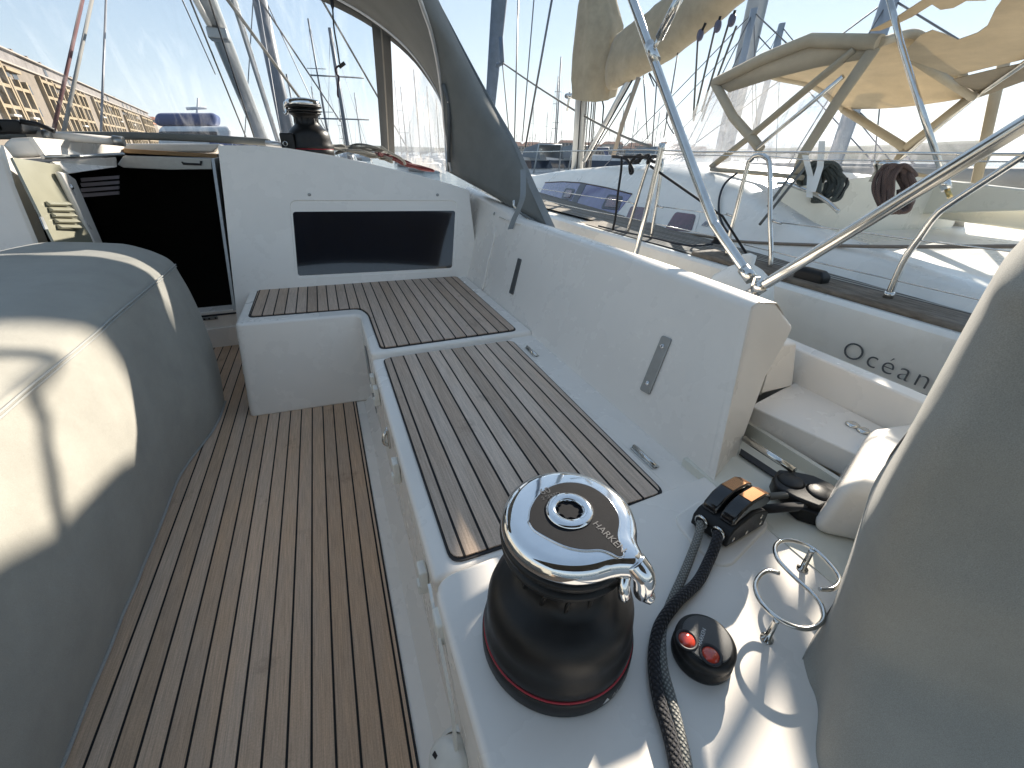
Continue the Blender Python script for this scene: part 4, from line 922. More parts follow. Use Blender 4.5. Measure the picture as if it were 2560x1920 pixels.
# cord with toggle hanging from the hood
cd = thing('toggle_line', 'dark cord with a wooden toggle hanging in front of the window', 'cord', tuple(cA(860, 40, 3.0)))
MB().tube(spline([cA(840, -60, 3.02), cA(858, 40, 3.0), cA(868, 180, 3.0), cA(890, 310, 3.0), cA(905, 415, 3.0)], 6), [.009]*7+[.004]*18, 8).build('strap', DRK, cd)
MB().tube([cA(902, 435, 3.0), cA(938, 408, 2.99)], .009, 10).build('toggle', pmat('dark_wood', (.03, .025, .02), .5), cd)
MB().tube(spline([cA(900, 425, 3.0), cA(880, 445, 3.0), cA(885, 480, 3.0), cA(900, 500, 3.0), cA(893, 560, 3.0), cA(892, 610, 3.0), cA(897, 632, 3.0)], 5), .0045, 8).build('tail', pmat('purple_cord', (.05, .025, .035), .8), cd)
# ---- own bimini frame
bf = thing('steel_arch', 'bright steel bimini frame tubes clamped behind the coaming', 'steel frame', tuple(atx(*D(1622, 606), 1.27)))
tX = lambda x, y, X=1.27: atx(*D(x, y), X)
MB().tube(spline([tX(1348, -50), tX(1450, 235), tX(1532, 455), tX(1552, 497), tX(1620, 598)], 8), .0165, 16).build('upright_tube', SST, bf)
MB().tube([tX(1590, 588), tX(1624, 607)], .0001, 4).build('pin', SST, bf) if False else None
MB().tube([tX(1606, 580), tX(1624, 604)], .020, 16).build('collar', SST, bf)
MB().tube([tX(1596, 650), tX(1640, 622), tX(1900, 461), tX(2230, 257), tX(2500, 95)], .0165, 16).build('side_tube', SST, bf)
MB().tube([tX(1632, 627), tX(1652, 614)], .021, 16).build('clamp', SST, bf)
MB().box((-.012, -.006, -.03), (.012, .006, .02), Matrix.Translation(tX(1632, 611))).build('clamp_lug', SST, bf, bevel=.003)
MB().tube([tX(1480, -30), tX(1424, 82)], .016, 14).build('stay_tube', SST, bf); MB().tube([tX(1424, 82), tX(1409, 112)], .008, 10).build('stay_fork', SST, bf)
MB().tube([tX(1402, 95), tX(1417, 132)], .0185, 16).build('slide_clamp', SST, bf)
pst = tX(1598, 655); MB().tube([V((1.27, pst.y-.01, pst.z+.01)), V((1.27, pst.y-.03, .62))], .0165, 14).build('leg', SST, bf)
# ---- own mast and shrouds ahead
mt = thing('yacht_mast', 'silver mast of this yacht leaning up beyond the clear front window', 'mast', (-1.0, 7.2, 1.0))
mp = lambda x, y, X=-1.0: atx(*D(x, y), X)
MB().tube([mp(578, 330), mp(440, -15), mp(360, -215)], .13, 20, flat=.8).build('mast_tube', pmat('grey_mast', (.50, .52, .53), .35, .3, var=.08, vs=3), mt)
MB().tube([mp(608, 330, -.85), mp(500, -15, -.85), mp(440, -215, -.85)], .055, 14).build('rigid_vang', ALU, mt)
MB().tube([mp(530, 200, -1.08), mp(415, -15, -1.08)], .04, 10).build('furler_tube', GEL, mt)
MB().tube([mp(545, 330, -1.1), mp(405, -15, -1.1)], .012, 6).build('halyard', RGREY, mt); MB().tube([mp(560, 330, -.93), mp(447, -15, -.93)], .012, 6).build('halyard', RBLK, mt)
MB().box((-.13, -.13, -.07), (.13, .13, .07), Matrix.Translation(mp(472, 75))).build('mast_collar', GRYP, mt, bevel=.02)
def stay(name, p, q, X0, X1, r, mat, label, grp='rigging wires beyond the window', cat='wire'):
    a_, b2 = atx(*D(*p), X0), atx(*D(*q), X1)
    o = MB().tube([a_, b2], r, 6).build(name, mat); tag(o, label, cat, grp); return o
def stayY(name, p, q, Y0, Y1, r, mat, label, grp='rigging wires beyond the window', cat='wire'):
    o = MB().tube([aty(*D(*p), Y0), aty(*D(*q), Y1)], r, 6).build(name, mat); tag(o, label, cat, grp); return o
WIR = pmat('wire', (.20, .20, .21), .4, .5)
stay('shroud', (105, 330), (185, -30), -3.2, -2.9, .024, RRED, 'reddish line rising from the far left end of the cabin top')
stay('shroud', (128, 330), (205, -30), -3.0, -2.7, .024, RWHT, 'second paler line beside the reddish one at far left')
stay('shroud', (218, 290), (230, -30), -2.6, -2.6, .016, WIR, 'thin dark wire hanging upright before the ochre building')
stay('shroud', (465, 160), (385, -20), -1.9, -1.7, .012, WIR, 'thin wire running up left of the mast')
stayY('topping_line', (705, 290), (470, -30), 8.5, 6.5, .020, RWHT, 'light rope slanting from the mast down behind the cabin winch')
stayY('shroud', (735, 262), (555, -10), 9, 7, .012, WIR, 'fine wire slanting left of the hanging cord')
stayY('shroud', (880, 320), (690, -10), 10, 8, .016, RWHT, 'pale thin line slanting behind the hanging cord')

# the bimini this frame carries, stretched over the helm behind and above the camera
bm_ = thing('sun_awning', 'grey bimini canvas stretched overhead on the steel frame', 'canopy', (-1, -1.6, 2.1))
rows = []
for i in range(13):
    y = lerp(-.25, -3.0, i/12); rows.append([V((lerp(1.24, -3.24, j/20), y, 2.02+.22*math.sin(math.pi*j/20)+.05*math.sin(math.pi*i/12)+.008*noise.noise(V((i*.7, j*.5, 3))))) for j in range(21)])
MB().loft(rows, False, False).build('canopy', canvas('bimini_canvas', (.13, .12, .105), transl=.12), bm_, solid=.003)
# ---------------------------------------------------------------- the yacht alongside
NB = thing('sailing_yacht', 'white cruising yacht moored alongside with beige canvas and cabin windows coloured with a purple reflection', 'sailing yacht', (4.2, 2, -.75))
XH = 2.10
def sheer(y): return .607+.003*(y-.7)+.0035*max(0, y-6)**2
def hx(y): return XH + (0 if y < 3.2 else .024*(y-3.2)**2*(1 if y < 9 else 1)+0.0)
ys = [-7, -5, -3, -1.5, -.5, .3, 1, 1.7, 2.4, 3.1, 4, 5, 6, 7, 8, 9, 10, 11, 11.8]
rows = []
for y in ys:
    x = min(hx(y), 4.2); z = sheer(y); k = max(0, (4.2-x)/2.1)
    P = [(x, z), (x-.010, z-.05), (x-.004, z-.18), (x+.012, z-.45), (x+.05*k, z-.8), (x+.25*k, -.72), (x+.7*k, -1.0)]
    rows.append([V((a, y, b)) for a, b in P]+[V((8.4-a, y, b)) for a, b in P[::-1]])
MB().loft(rows, False, False).build('hull', GELN, NB)
hull = [o for o in COL.objects if o.name == 'hull'][0]
# deck and bulwark edge
dr = []
for y in ys:
    x = min(hx(y), 4.15); z = sheer(y); dr.append([V((x, y, z)), V((x+.015, y, z+.018)), V((x+.05, y, z+.020)), V((x+.06, y, z)), V((4.2, y, z+.05)), V((8.4-x, y, z))])
MB().loft(dr, False, False).build('deck', GELN, NB)
WTEAK = pmat('weathered_teak', (.17, .135, .10), .85, var=.45, vs=10, stretch=(6, 1.2, 6), bump=.5, bs=120, dirt=.5, dirtcol=(.30, .28, .25, 1))
TEAKN = teak('side_deck_teak', .036, 2.36, .011, (.30, .26, .21), (.34, .31, .27), .12)
yy = [-6+.4*i for i in range(21)]; yy = [y for y in yy if y < 2.0]+[2.0, 2.12]
tr = [[V((2.145, y, sheer(y)+.012)), V((2.150, y, sheer(y)+.040)), V((2.165, y, sheer(y)+.046)), V((2.34, y, sheer(y)+.046)), V((2.355, y, sheer(y)+.036)), V((2.358, y, sheer(y)+.012))] for y in yy]
MB().loft(tr, True, True).build('teak_rail', WTEAK, NB)
td = [[V((2.36, y, sheer(y)+.024)), V((2.62+.13*max(0, y-1.8), y, sheer(y)+.03))] for y in [-6, -3, -1, 0, .5, 1, 1.5, 2, 2.5, 3, 3.5, 4, 5, 6, 7]]
MB().loft(td, False, False).build('side_deck', TEAKN, NB)
td = [[V((hx(y)+.07, y, sheer(y)+.022)), V((2.37, y, sheer(y)+.024))] for y in [2.13, 2.6, 3, 3.6]]
MB().loft(td, False, False).build('side_deck', TEAKN, NB)
# cabin trunk
TN = V((-.8, .1, .6)); TP = V((2.5, 1.2, .64))
def tx(y, z): return TP.x + (.1*(y-TP.y) + .6*(z-TP.z))/.8
def onT(p, off=0.0): return atp(p[0], p[1], TP+TN.normalized()*off, TN)
roof = [(-3.5, .60), (-1.5, .64), (-.5, .67), (.4, .70), (1.1, .74), (1.6, .78), (1.9, .83), (2.3, .93), (2.6, 1.0), (3.1, 1.055), (3.6, 1.08), (4.2, 1.085), (5.0, 1.06), (5.8, 1.01), (6.6, .94), (7.4, .85), (8.2, .74)]
rows = []
for y, z in roof:
    zb = sheer(y)-.02; zt = max(z, zb+.02); z1 = lerp(zb, zt, .80)
    x1 = tx(y, z1); x2 = tx(y, zt)+.07
    P = [V((tx(y, zb), y, zb)), V((tx(y, z1), y, z1)), V((tx(y, lerp(z1, zt, .6))+.012, y, lerp(z1, zt, .6))), V((x2, y, zt-.004)), V((x2+.10, y, zt+.004))]
    if y > 2.25: P += [V((4.2, y, zt+.045)), V((8.4-x2, y, zt-.004)), V((8.4-tx(y, zb), y, zb))]
    else: P += [V((x2+.11, y, zt-.01)), V((x2+.12, y, .45)), V((x2+.13, y, .2))]
    rows.append(P)
k = next(i for i, r in enumerate(roof) if r[0] > 2.25)
MB().loft(rows[k:], False, False).build('cabin_trunk', GELN, NB)
MB().loft(rows[:k]+[[p+V((0, 0, 0)) for p in (rows[k][:5]+[V((rows[k][4].x+.01, rows[k][4].y, .9)), V((rows[k][4].x+.02, rows[k][4].y, .5)), V((rows[k][4].x+.03, rows[k][4].y, .2))])]], False, False).build('cockpit_coaming', GELN, NB)
PURP = pmat('painted_purple_reflection', (.085, .085, .22), .12, var=.25, vs=3, coat=.6); PDRK = pmat('window_divider', (.035, .04, .06), .3)  # purple-blue reflection of the window band put into its base colour
PORT = pmat('reddish_port_glass', (.10, .035, .05), .08, var=.5, vs=6, coat=.7)
LGF = pmat('pale_port_frame', (.55, .57, .62), .35)
wb = [onT(N5(*p), .006) for p in [(265, 243), (400, 236), (550, 245), (760, 285), (955, 335), (880, 430), (800, 530), (560, 500), (360, 440), (205, 362)]]
win = MB().prism(wb, -TN.normalized()*.008).build('cabin_window', PURP, NB)
MB().prism([onT(N5(*p), .009) for p in [(548, 247), (592, 258), (505, 425), (460, 415)]], -TN.normalized()*.005).build('divider', PDRK, win)
MB().prism([onT(N5(*p), .009) for p in [(225, 335), (205, 362), (360, 440), (560, 500), (800, 530), (835, 490), (740, 490), (560, 460), (440, 425)]], -TN.normalized()*.005).build('lower_border', PDRK, win)
MB().tube([onT(N5(*p), .008) for p in [(265, 243), (400, 236), (550, 245), (760, 285), (955, 335)]], .007, 6).build('brown_edge', pmat('brown_edge', (.13, .10, .09), .6), win)
def porthole(pts, rim, glass, inner, par=NB):
    P = [onT(N5(*p), .010) for p in pts]; c = sum(P, V((0, 0, 0)))/4
    nn = TN.normalized()
    f = MB().prism(roundpoly(P, .05), -nn*.012).build('port_frame', rim, par, bevel=.006)
    Pi = [lerp(p, c, inner)+nn*.004 for p in P]; MB().prism(roundpoly(Pi, .035), -nn*.006).build('port_glass', glass, f)
porthole([(425, 285), (505, 293), (470, 385), (388, 375)], PDRK, PORT, .36, NB)
porthole([(765, 335), (887, 350), (850, 465), (705, 450)], PDRK, PORT, .32, NB)
porthole([(935, 415), (1118, 430), (1085, 580), (875, 555)], GELN, PORT, .24, NB)
porthole([(1295, 460), (1502, 485), (1450, 660), (1185, 635)], GELN, PORT, .20, NB)
ta, tb = onT(N5(1506, 585), .004), onT(N5(1600, 600), .004)
text_mesh('lettering', 'BENE', pmat('silver_letters', (.35, .36, .40), .3, .6), NB, basis(tuple(ta), tb-ta, TN.cross(tb-ta)), size=.058, ext=.002, shear=.3)
BRN = pmat('brown_band', (.24, .20, .16), .6)
MB().tube(spline([onT(k_, .004) for k_ in (N5(835, 600), N5(1300, 640), N5(1600, 680), K(0, 517), K(400, 535), K(800, 545), K(1200, 545), K(1613, 543))], 4), .010, 6).build('rub_strake', BRN, NB)
# boat's name and boot stripe on the topsides
oc = atx(*K(572, 1190), XH-.012); od = atx(*K(1150, 1420), XH-.012)
ex = V((0, -1, .0)); p0 = atx(*K(568, 1150), XH-.012); p1 = atx(*K(1140, 1300), XH-.012)
hO = (atx(*K(625, 1097), XH).z-atx(*K(640, 1197), XH).z)
nm = text_mesh('lettering', 'Océanis', LTR, hull, basis((XH-.015, p0.y+.004, atx(*K(635, 1197), XH).z+.002), (0, -1, -.012), (0, 0, 1)), size=hO/.62, ext=.001, off=-.0018, spacing=1.2)
# scale the word so that "Océan" spans what the photograph shows
st_ = pmat('boot_stripe', (.04, .05, .07), .5)
for (a_, b2, r_) in (((322, 1122), (1090, 1392), .009), ((322, 1140), (1090, 1412), .014)):
    A_, B_ = atx(*K(*a_), XH), atx(*K(*b2), XH)
    d_ = (B_-A_); MB().tube([A_-d_*2.5+V((.012, 0, 0)), B_+d_*1.5+V((.012, 0, 0))], r_, 6, flat=.5).build('boot_stripe', st_, hull)
# stanchions and lifelines
T = lambda p, x: atx(p[0], p[1], x)
XS = 2.26
MB().tube(spline([T(N5(915, 690), XS), T(N5(932, 600), XS), T(N5(1088, 95), XS), T(N5(1140, 35), XS), T(N5(1185, 60), XS), T(N5(1192, 130), XS), T(N5(1120, 620), XS), T(N5(1105, 695), XS)], 6), .0125, 12).build('stanchion_hoop', SST, NB)
MB().tube(spline([T(N5(1712, 820), XS), T(N5(1730, 700), XS), T(N5(1868, 150), XS), T(N5(1905, 60), XS), T(N5(1960, 25), XS), T(K(125, 30), XS), T(K(148, 90), XS), T(K(152, 400), XS), T(K(155, 620), XS), T(K(130, 690), XS)], 6), .0125, 12).build('gate_hoop', SST, NB)
MB().tube(spline([T(K(828, 835), XS), T(K(925, 620), XS), T(K(1020, 480), XS), T(K(1100, 370), XS), T(K(1200, 290), XS), T(K(1613, 20), XS), T(K(1900, -165), XS)], 6), .0135, 12).build('pushpit_tube', SST, NB)
MB().tube([T(K(828, 838), XS), T(K(842, 805), XS)], .019, 12).build('tube_socket', SST, NB)
wires = [[(205, 290), (560, 345), (960, 403)], [(1165, 432), (1450, 470), (1750, 505)], [(205, 372), (560, 455), (1000, 540), (1700, 690)]]
for wv in wires: MB().tube([T(N5(*p), XS+(.25 if p[0] < 300 else 0)) for p in wv], .0032, 6).build('lifeline', SST, NB)
MB().tube([T(K(*p), XS) for p in [(170, 402), (600, 452), (1000, 508), (1613, 582), (2000, 640)]], .0032, 6).build('lifeline', SST, NB)
MB().tube([T(K(*p), XS) for p in [(0, 533), (400, 630), (870, 738), (1420, 865), (1900, 990)]], .0032, 6).build('lifeline', SST, NB)
MB().tube([T(Q4(*p), XS) for p in [(-700, 1085), (-200, 1098), (430, 1110), (660, 1135), (1400, 1140), (2300, 1148)]], .0030, 6).build('lifeline', SST, NB)
for p in [N5(950, 403), N5(1180, 435), N5(1745, 505), K(185, 402)]:
    c = T(p, XS); MB().tube([c+V((0, .035, .004)), c+V((0, -.035, -.004))], .007, 8).build('turnbuckle', SST, NB)
# mooring cleat and lead block
c0, c1 = T(N5(352, 545), 2.2), T(N5(525, 575), 2.2)
ct = MB().tube(spline([c0, lerp(c0, c1, .25)+V((0, 0, .012)), lerp(c0, c1, .75)+V((0, 0, .012)), c1], 5), [.005]+[.012]*14+[.005], 10)
for s in (.38, .6): q = lerp(c0, c1, s); ct.tube([q+V((0, 0, .01)), q+V((0, 0, -.05))], .014, 10)
ct.build('mooring_cleat', SST, NB)
q = atz(*K(385, 730), .66); MB().loft([[q+V((sx*.035*s, sy*.075*s, h)) for sx, sy in ((-1, -1), (1, -1), (1, 1), (-1, 1))] for s, h in ((1, -.02), (1, .025), (.7, .05))]).build('lead_block', BLK, NB, bevel=.01)
q = onT(N5(1640, 720), .03); MB().lathe([(0, -.02), (.045, -.02), (.045, .0), (.03, .02), (.04, .045), (.02, .06), (0, .06)], q, 20).build('sheet_block', BLK, NB)
q = onT(N5(680, 520), .02); MB().box((q.x-.04, q.y-.10, q.z-.03), (q.x+.04, q.y+.10, q.z+.03)).build('fairlead', SST, NB, bevel=.015)
MB().tube(spline([onT(N5(*p), .02) for p in [(1800, 165), (1700, 250), (1655, 360), (1650, 480), (1680, 580), (1720, 640)]], 5), .008, 8).build('control_line', pmat('blue_black_line', (.02, .025, .035), .7), NB)
MB().tube(spline([atz(*N5(*p), .66) for p in [(690, 590), (900, 640), (1150, 690), (1400, 745), (1600, 735)]], 5), .007, 8).build('control_line', pmat('blue_black_line', (.02, .025, .035), .7), NB)
hr = [T(K(*p), 3.0) for p in [(190, 182), (240, 180), (400, 238), (480, 285), (545, 345)]]
MB().tube(spline(hr, 5), .013, 10).build('hand_rail', SST, NB)
# aft cabin wall, far cockpit seat back
MB().prism([(3.05, 2.28, .3), (5.5, 2.28, .3), (5.5, 2.28, 1.02), (4.2, 2.28, 1.09), (3.05, 2.28, 1.0)], (0, .02, 0)).build('cabin_bulkhead', GEL2, NB)
bx = [atx(*K(*p), 5.1) for p in [(1040, 260), (1075, 245), (1800, 290), (1800, 480), (1010, 370)]]
MB().prism(bx, (.10, 0, 0)).build('seat_back', GEL2, NB, bevel=.02)
MB().prism([atx(*K(*p), 4.9) for p in [(850, 130), (1613, 215), (1900, 240), (1900, 330), (900, 360)]], (.1, 0, 0)).build('seat_back', GEL2, NB, bevel=.02)
MB().box((2.9, -4, .15), (5.5, 2.28, .25)).build('cockpit_sole', GEL2, NB)
# boom tent: sail cover, mast, kicker
XM = 4.2
SAILC = canvas('sail_cover_canvas', (.43, .37, .27), fold=.6, transl=.12, var=.14)
dn_ = [atx(*p, XM) for p in (D(1322, 196), D(1375, 168), D(1440, 130), D(1520, 68), D(1600, 2))]
up_ = [atx(*p, XM) for p in (M3(1030, 150), M3(1150, 80), M3(1290, 5), M3(1460, -85), M3(1700, -215))]
e_ = dn_[-1]-dn_[-2]; dn_ += [dn_[-1]+V((0, -.45, .07)), dn_[-1]+V((0, -.90, .13))]; e2 = up_[-1]-up_[-2]
up_ = [lerp(a, a, 0) for a in up_]
hts = [.78, .80, .80, .78, .74, .66, .5]
rows = []
dnS = resample(spline(dn_, 6), 28)
for i, b in enumerate(dnS):
    h = .66-.2*max(0, i/27-.5)**1.0; r_ = []
    for k in range(20):
        a = 2*math.pi*k/20
        zz = (1-math.cos(a))/2; wd_ = .17*math.sin(a)*(1.25-.75*zz)
        d_ = noise.noise(V((i*.28, k*.5, 2)))*.035+noise.noise(V((i*.8, k*1.0+i*.3, 6)))*.015
        r_.append(b+V((wd_+d_*(1 if math.sin(a) > 0 else -1), 0, zz*h+noise.noise(V((i*.4, 3, k*.3)))*.02)))
    rows.append(r_)
MB().loft(rows, True, True).build('sail_cover', SAILC, NB)
# collar hanging round the mast
col = []
for j, (z0, rx_, ry_) in enumerate(((1.98, .30, .36), (2.2, .33, .42), (2.5, .33, .42), (2.8, .30, .38), (3.1, .24, .30), (3.5, .16, .2), (4.0, .13, .15))):
    r_ = []
    for k in range(28):
        a = 2*math.pi*k/28; f = 1+.10*math.sin(a*7+j*.35)+.06*noise.noise(V((k*.6, j, 3)))
        r_.append(V((XM+rx_*f*math.cos(a), 6.95+ry_*f*math.sin(a)-.12*(z0 < 2.9), z0+(.10*math.sin(a+.6) if j == 0 else 0))))
    col.append(r_)
MB().loft(col, True, False).build('sail_collar', SAILC, NB)
mast_m = pmat('anodised_mast', (.45, .46, .46), .35, .55, var=.1, vs=2)
mb0, mb1 = atx(*D(1246, 372), XM), atx(*D(1258, 190), XM)
mp2 = MB(); ax = (mb1-mb0); 
mp2.tube([mb0, mb0+ax*1.2, mb0+ax*9], .125, 20, flat=.72); mp2.build('mast', mast_m, NB)
for dx, c_ in ((-.10, RBLK), (.04, RWHT), (.10, RBLK), (.14, WIR), (.17, RGREY)):
    MB().tube([mb0+V((dx*1.0, -.16, .05)), mb0+ax*1.25+V((dx, -.16, 0))], .010, 6).build('halyard', c_, NB)
x_ = lambda x, y, X=XM: atx(*M3(x, y), X)
MB().tube([x_(1215, 490), x_(1020, 850), x_(830, 1190)], .035, 12).build('boom_kicker', ALU, NB)
MB().tube([x_(1240, 500), x_(850, 1195)], .012, 6).build('kicker_line', RBLK, NB); MB().tube([x_(1175, 690), x_(870, 1180)], .010, 6).build('kicker_line', RWHT, NB)
MB().tube([x_(1235, 575, 4.0), x_(1120, 900, 4.0), x_(1045, 1160, 4.0)], .030, 8).build('tan_strop', pmat('tan_strop', (.36, .30, .24), .8), NB)
MB().tube([x_(960, 720), x_(975, 790), x_(965, 920)], .012, 6).build('reef_tail', RBLK, NB)
MB().tube([x_(725, 680), x_(705, 820)], .02, 8).build('mast_fitting', GELN, NB); MB().tube([x_(700, 710), x_(750, 712)], .04, 8).build('mast_winch', SST, NB)
BLU = pmat('purple_grey_block', (.10, .10, .15), .5)
for (bx_, by_, tx_, ty_, lx, ly) in ((1690, 260, 1730, 170, 1640, 870), (1820, 195, 1840, 120, 1640, 900), (1925, 150, 1950, 75, 1700, 830)):
    c = x_(bx_, by_, 4.1); b2 = MB().lathe([(0, -.02), (.033, -.018), (.037, 0), (.033, .018), (0, .02)], (0, 0, 0), 20).xf(Matrix.Translation(c) @ Matrix.Rotation(math.pi/2, 4, 'Y') @ Matrix.Scale(1.5, 4, (1, 0, 0)))
    b2.build('mainsheet_block', BLU, NB); MB().tube([x_(tx_, ty_, 4.1), c], .014, 6).build('block_strop', RBLK, NB)
    MB().tube([c+V((0, .03, 0)), x_(lx, ly, 4.1)], .011, 6).build('mainsheet', RGREY, NB)
MB().tube([x_(1960, 190, 4.1), x_(1815, 580, 4.1), x_(1700, 900, 4.1)], .011, 6).build('mainsheet', RGREY, NB)
for a_, b2 in (((1270, 560), (1300, 1030)), ((1315, 540), (1470, 780)), ((1370, 580), (1335, 1080)), ((1525, 390), (1420, 1020)), ((1310, 545), (1350, 640))):
    MB().tube([x_(*a_), x_(*b2)], .008, 6).build('lazy_jack', WIR, NB)
sh_ = spline([x_(1460, 780), x_(1440, 880), x_(1495, 990), x_(1590, 1060)], 5); MB().tube(sh_, .008, 6).build('reef_line', WIR, NB)
# furled headsail with its sheet
HS = pmat('furled_sail_cover', (.12, .16, .22), .8, var=.15, vs=6)
q0, q1 = atx(*M3(130, 850), 4.2), atx(*M3(205, -30), 4.2)
MB().tube([q0-(q1-q0)*.6, q0, q1, q1+(q1-q0)*3], [.12, .12, .17, .12], 14).build('furled_headsail', HS, NB)
MB().tube([x_(190, 480, 4.1), x_(225, 470, 4.1), x_(215, 280, 4.1)], .05, 6).build('clew', HS, NB)
MB().tube(spline([x_(225, 465, 4.1), x_(480, 640, 4.15), x_(740, 805), x_(850, 870), x_(1100, 1000, 4.0), x_(1320, 1085, 3.9)], 4), .016, 6).build('jib_sheet', RWHT, NB)
MB().tube([x_(225, 465, 4.1), x_(285, 1100, 3.9)], .012, 6).build('jib_sheet', RWHT, NB)
for a_, b2, r_ in (((342, -20), (312, 1140), .010), ((460, -20), (372, 1050), .008), ((595, -20), (395, 1090), .014)):
    MB().tube([x_(*a_, 3.0), x_(*b2, 2.9)], r_, 6).build('shroud', WIR, NB)
# ---- spray hood and bimini of the neighbour
XP, XQ = 3.3, 5.2
h = lambda x, y, X: atx(*Q4(x, y), X)
F1 = h(20, 590, XP); P1 = h(300, 1000, XP); S1 = h(930, 772, XQ); PS = h(1370, 1050, XQ); H2 = h(1190, 300, XP); P2 = h(650, 1092, XP); S2 = h(1830, 690, XQ)
c1 = lerp(F1, S1, .5)+V((0, .10, .16)); c2_ = lerp(H2, S2, .5)+V((0, .05, .16))
hoop1 = spline([F1, lerp(F1, c1, .5)+V((0, .0, .06)), c1, lerp(c1, S1, .5)+V((0, 0, .06)), S1], 8)
hoop2 = spline([H2, lerp(H2, c2_, .5)+V((0, 0, .06)), c2_, lerp(c2_, S2, .5)+V((0, 0, .06)), S2], 8)
hd = [[lerp(a, b, t)+V((0, 0, -.03*math.sin(t*math.pi))) for a, b in zip(hoop1, hoop2)] for t in [i/6 for i in range(7)]]
MB().loft(hd, False, False).build('hood_canopy', BEIGEH, NB, solid=.004)
MB().tube(hoop1, .030, 10).build('hood_hoop', BEIGE, NB); MB().tube(hoop2, .026, 10).build('hood_hoop', BEIGE, NB)
for pts in ([F1, h(150, 830, XP), P1, h(345, 1060, XP)], [S1, PS], [S2, PS]): MB().tube(pts, .036, 10).build('hood_leg', BEIGE, NB)
MB().tube([H2+V((0, .02, -.02)), h(900, 700, XP), P2, h(600, 1230, XP)], .040, 10, flat=.5).build('hood_leg', BEIGE, NB)
MB().tube([h(1020, 350, XP), h(740, 575, XP), h(250, 985, XP), h(0, 1180, XP)], .036, 10, flat=.6).build('side_binding', BEIGE, NB)
MB().tube([F1, h(360, 420, XP), h(700, 285, XP), H2], .042, 10).build('edge_sleeve', BEIGE, NB)
# side band of canvas below the sleeve
MB().loft([[F1, h(360, 425, XP), h(700, 300, XP), H2], [h(120, 655, XP), h(420, 560, XP), h(740, 480, XP), h(1080, 420, XP)]], False, False).build('side_valance', BEIGE, NB, solid=.004)
# clear panels
fb = [V((XP-.05, 4.1, 1.05)), V((3.6, 4.35, 1.10)), V((4.2, 4.45, 1.12)), V((4.8, 4.35, 1.1)), V((XQ+.05, 4.0, 1.05))]; fb = resample(spline(fb, 6), len(hoop1))
fr = [[lerp(a, b, t)+V((noise.noise(V((i*.4, t*4, 2)))*.03, noise.noise(V((i*.4, t*4, 7)))*.05, 0))*math.sin(t*math.pi) for i, (a, b) in enumerate(zip(hoop1, fb))] for t in [i/8 for i in range(9)]]
MB().loft(fr, False, False).build('hood_window', VINN, NB)
pw_ = [[F1, P1, h(345, 1180, XP)], [h(-60, 800, XP+.02), h(-40, 1000, XP), h(60, 1210, XP)], [fb[0], V((XP-.05, 3.7, 1.07)), V((XP-.05, 3.1, 1.06))]]
MB().loft(pw_, False, False).build('hood_window', VINN, NB)
sw_ = [[S1, lerp(S1, PS, .5), PS], [fb[-1], V((XQ+.05, 3.5, 1.02)), V((XQ+.05, 2.7, 1.0))]]
MB().loft(sw_, False, False).build('hood_window', VINN, NB)
MB().loft([[h(300, 1000, XP), h(560, 760, XP), h(900, 560, XP)], [h(360, 1200, XP), h(560, 1130, XP), h(660, 1070, XP)]], False, False).build('hood_window', VINN, NB)
MB().loft([[PS, h(1830, 720, XQ)], [h(1330, 1190, XQ), h(1900, 1180, XQ)]], False, False).build('hood_window', VINN, NB)
MB().tube([PS, h(1250, 1210, XQ), h(1600, 1290, XQ), h(1870, 1310, XQ), h(2010, 660, XQ), h(2110, 300, XQ)], .04, 8, flat=.5).build('side_binding', BEIGE, NB)
MB().tube([h(0, 1200, XP), h(350, 1230, XP), h(640, 1260, XP)], .03, 8, flat=.6).build('hood_skirt', BEIGE, NB)
# bimini: a second canvas further aft, ragged gap where the sky burns through
BPp, BNn = V((3.3, 2.0, 1.87)), V((.10, 0, 1))
bt = lambda x, y: atp(*Q4(x, y), BPp, BNn)
bim = [bt(*p) for p in [(1330, 400), (1400, 330), (1480, 250), (1560, 215), (1640, 240), (1740, 285), (1880, 235), (1950, 185), (2010, 60), (2100, -60), (2420, -60), (2420, 340), (2200, 425), (1960, 480), (1720, 540)]]
MB().prism(bim, (0, 0, .004)).build('bimini_canopy', BEIGEH, NB)
fl2 = [bt(*p)+V((0, 0, .03)) for p in [(1100, 265), (1290, 170), (1530, 20), (1600, -60), (2000, -60), (1920, 60), (1780, 62), (1690, 110), (1600, 122), (1540, 85), (1400, 170), (1300, 215), (1180, 260)]]
MB().prism(fl2, (0, 0, .004)).build('bimini_flap', BEIGEH, NB)
MB().prism([bt(*p)+V((0, 0, -.02)) for p in [(1720, 540), (1960, 480), (2200, 425), (2420, 340), (2420, 480), (1880, 680)]], (0, 0, .004)).build('bimini_panel', canvas('brown_shaded_canvas', (.26, .22, .16), transl=.15), NB)  # panel's shade put into the colour: darker copy of the bimini canvas
MB().tube([h(1255, -20, 3.2), h(1345, 330, 3.2), h(1440, 640, 3.2), h(1660, 1310, 3.2)], .0155, 14).build('bimini_leg', SST, NB)
MB().tube([h(1640, 1260, 3.2), h(1665, 1345, 3.2)], .024, 14).build('leg_fitting', SST, NB); MB().tube([h(1665, 1340, 3.2), h(1690, 1400, 3.2)], .012, 10).build('leg_pin', pmat('brass', (.55, .42, .18), .3, 1.), NB)
MB().tube([bt(2300, 370)+V((0,0,-.02)), h(1850, 700, XQ), h(1600, 905, XQ), h(1300, 1160, XQ)], .017, 10).build('bimini_stay', SST, NB)
MB().tube([h(1420, 410, 4.2), h(1850, 690, 5.0)], .03, 8).build('bimini_bow', BEIGE, NB)
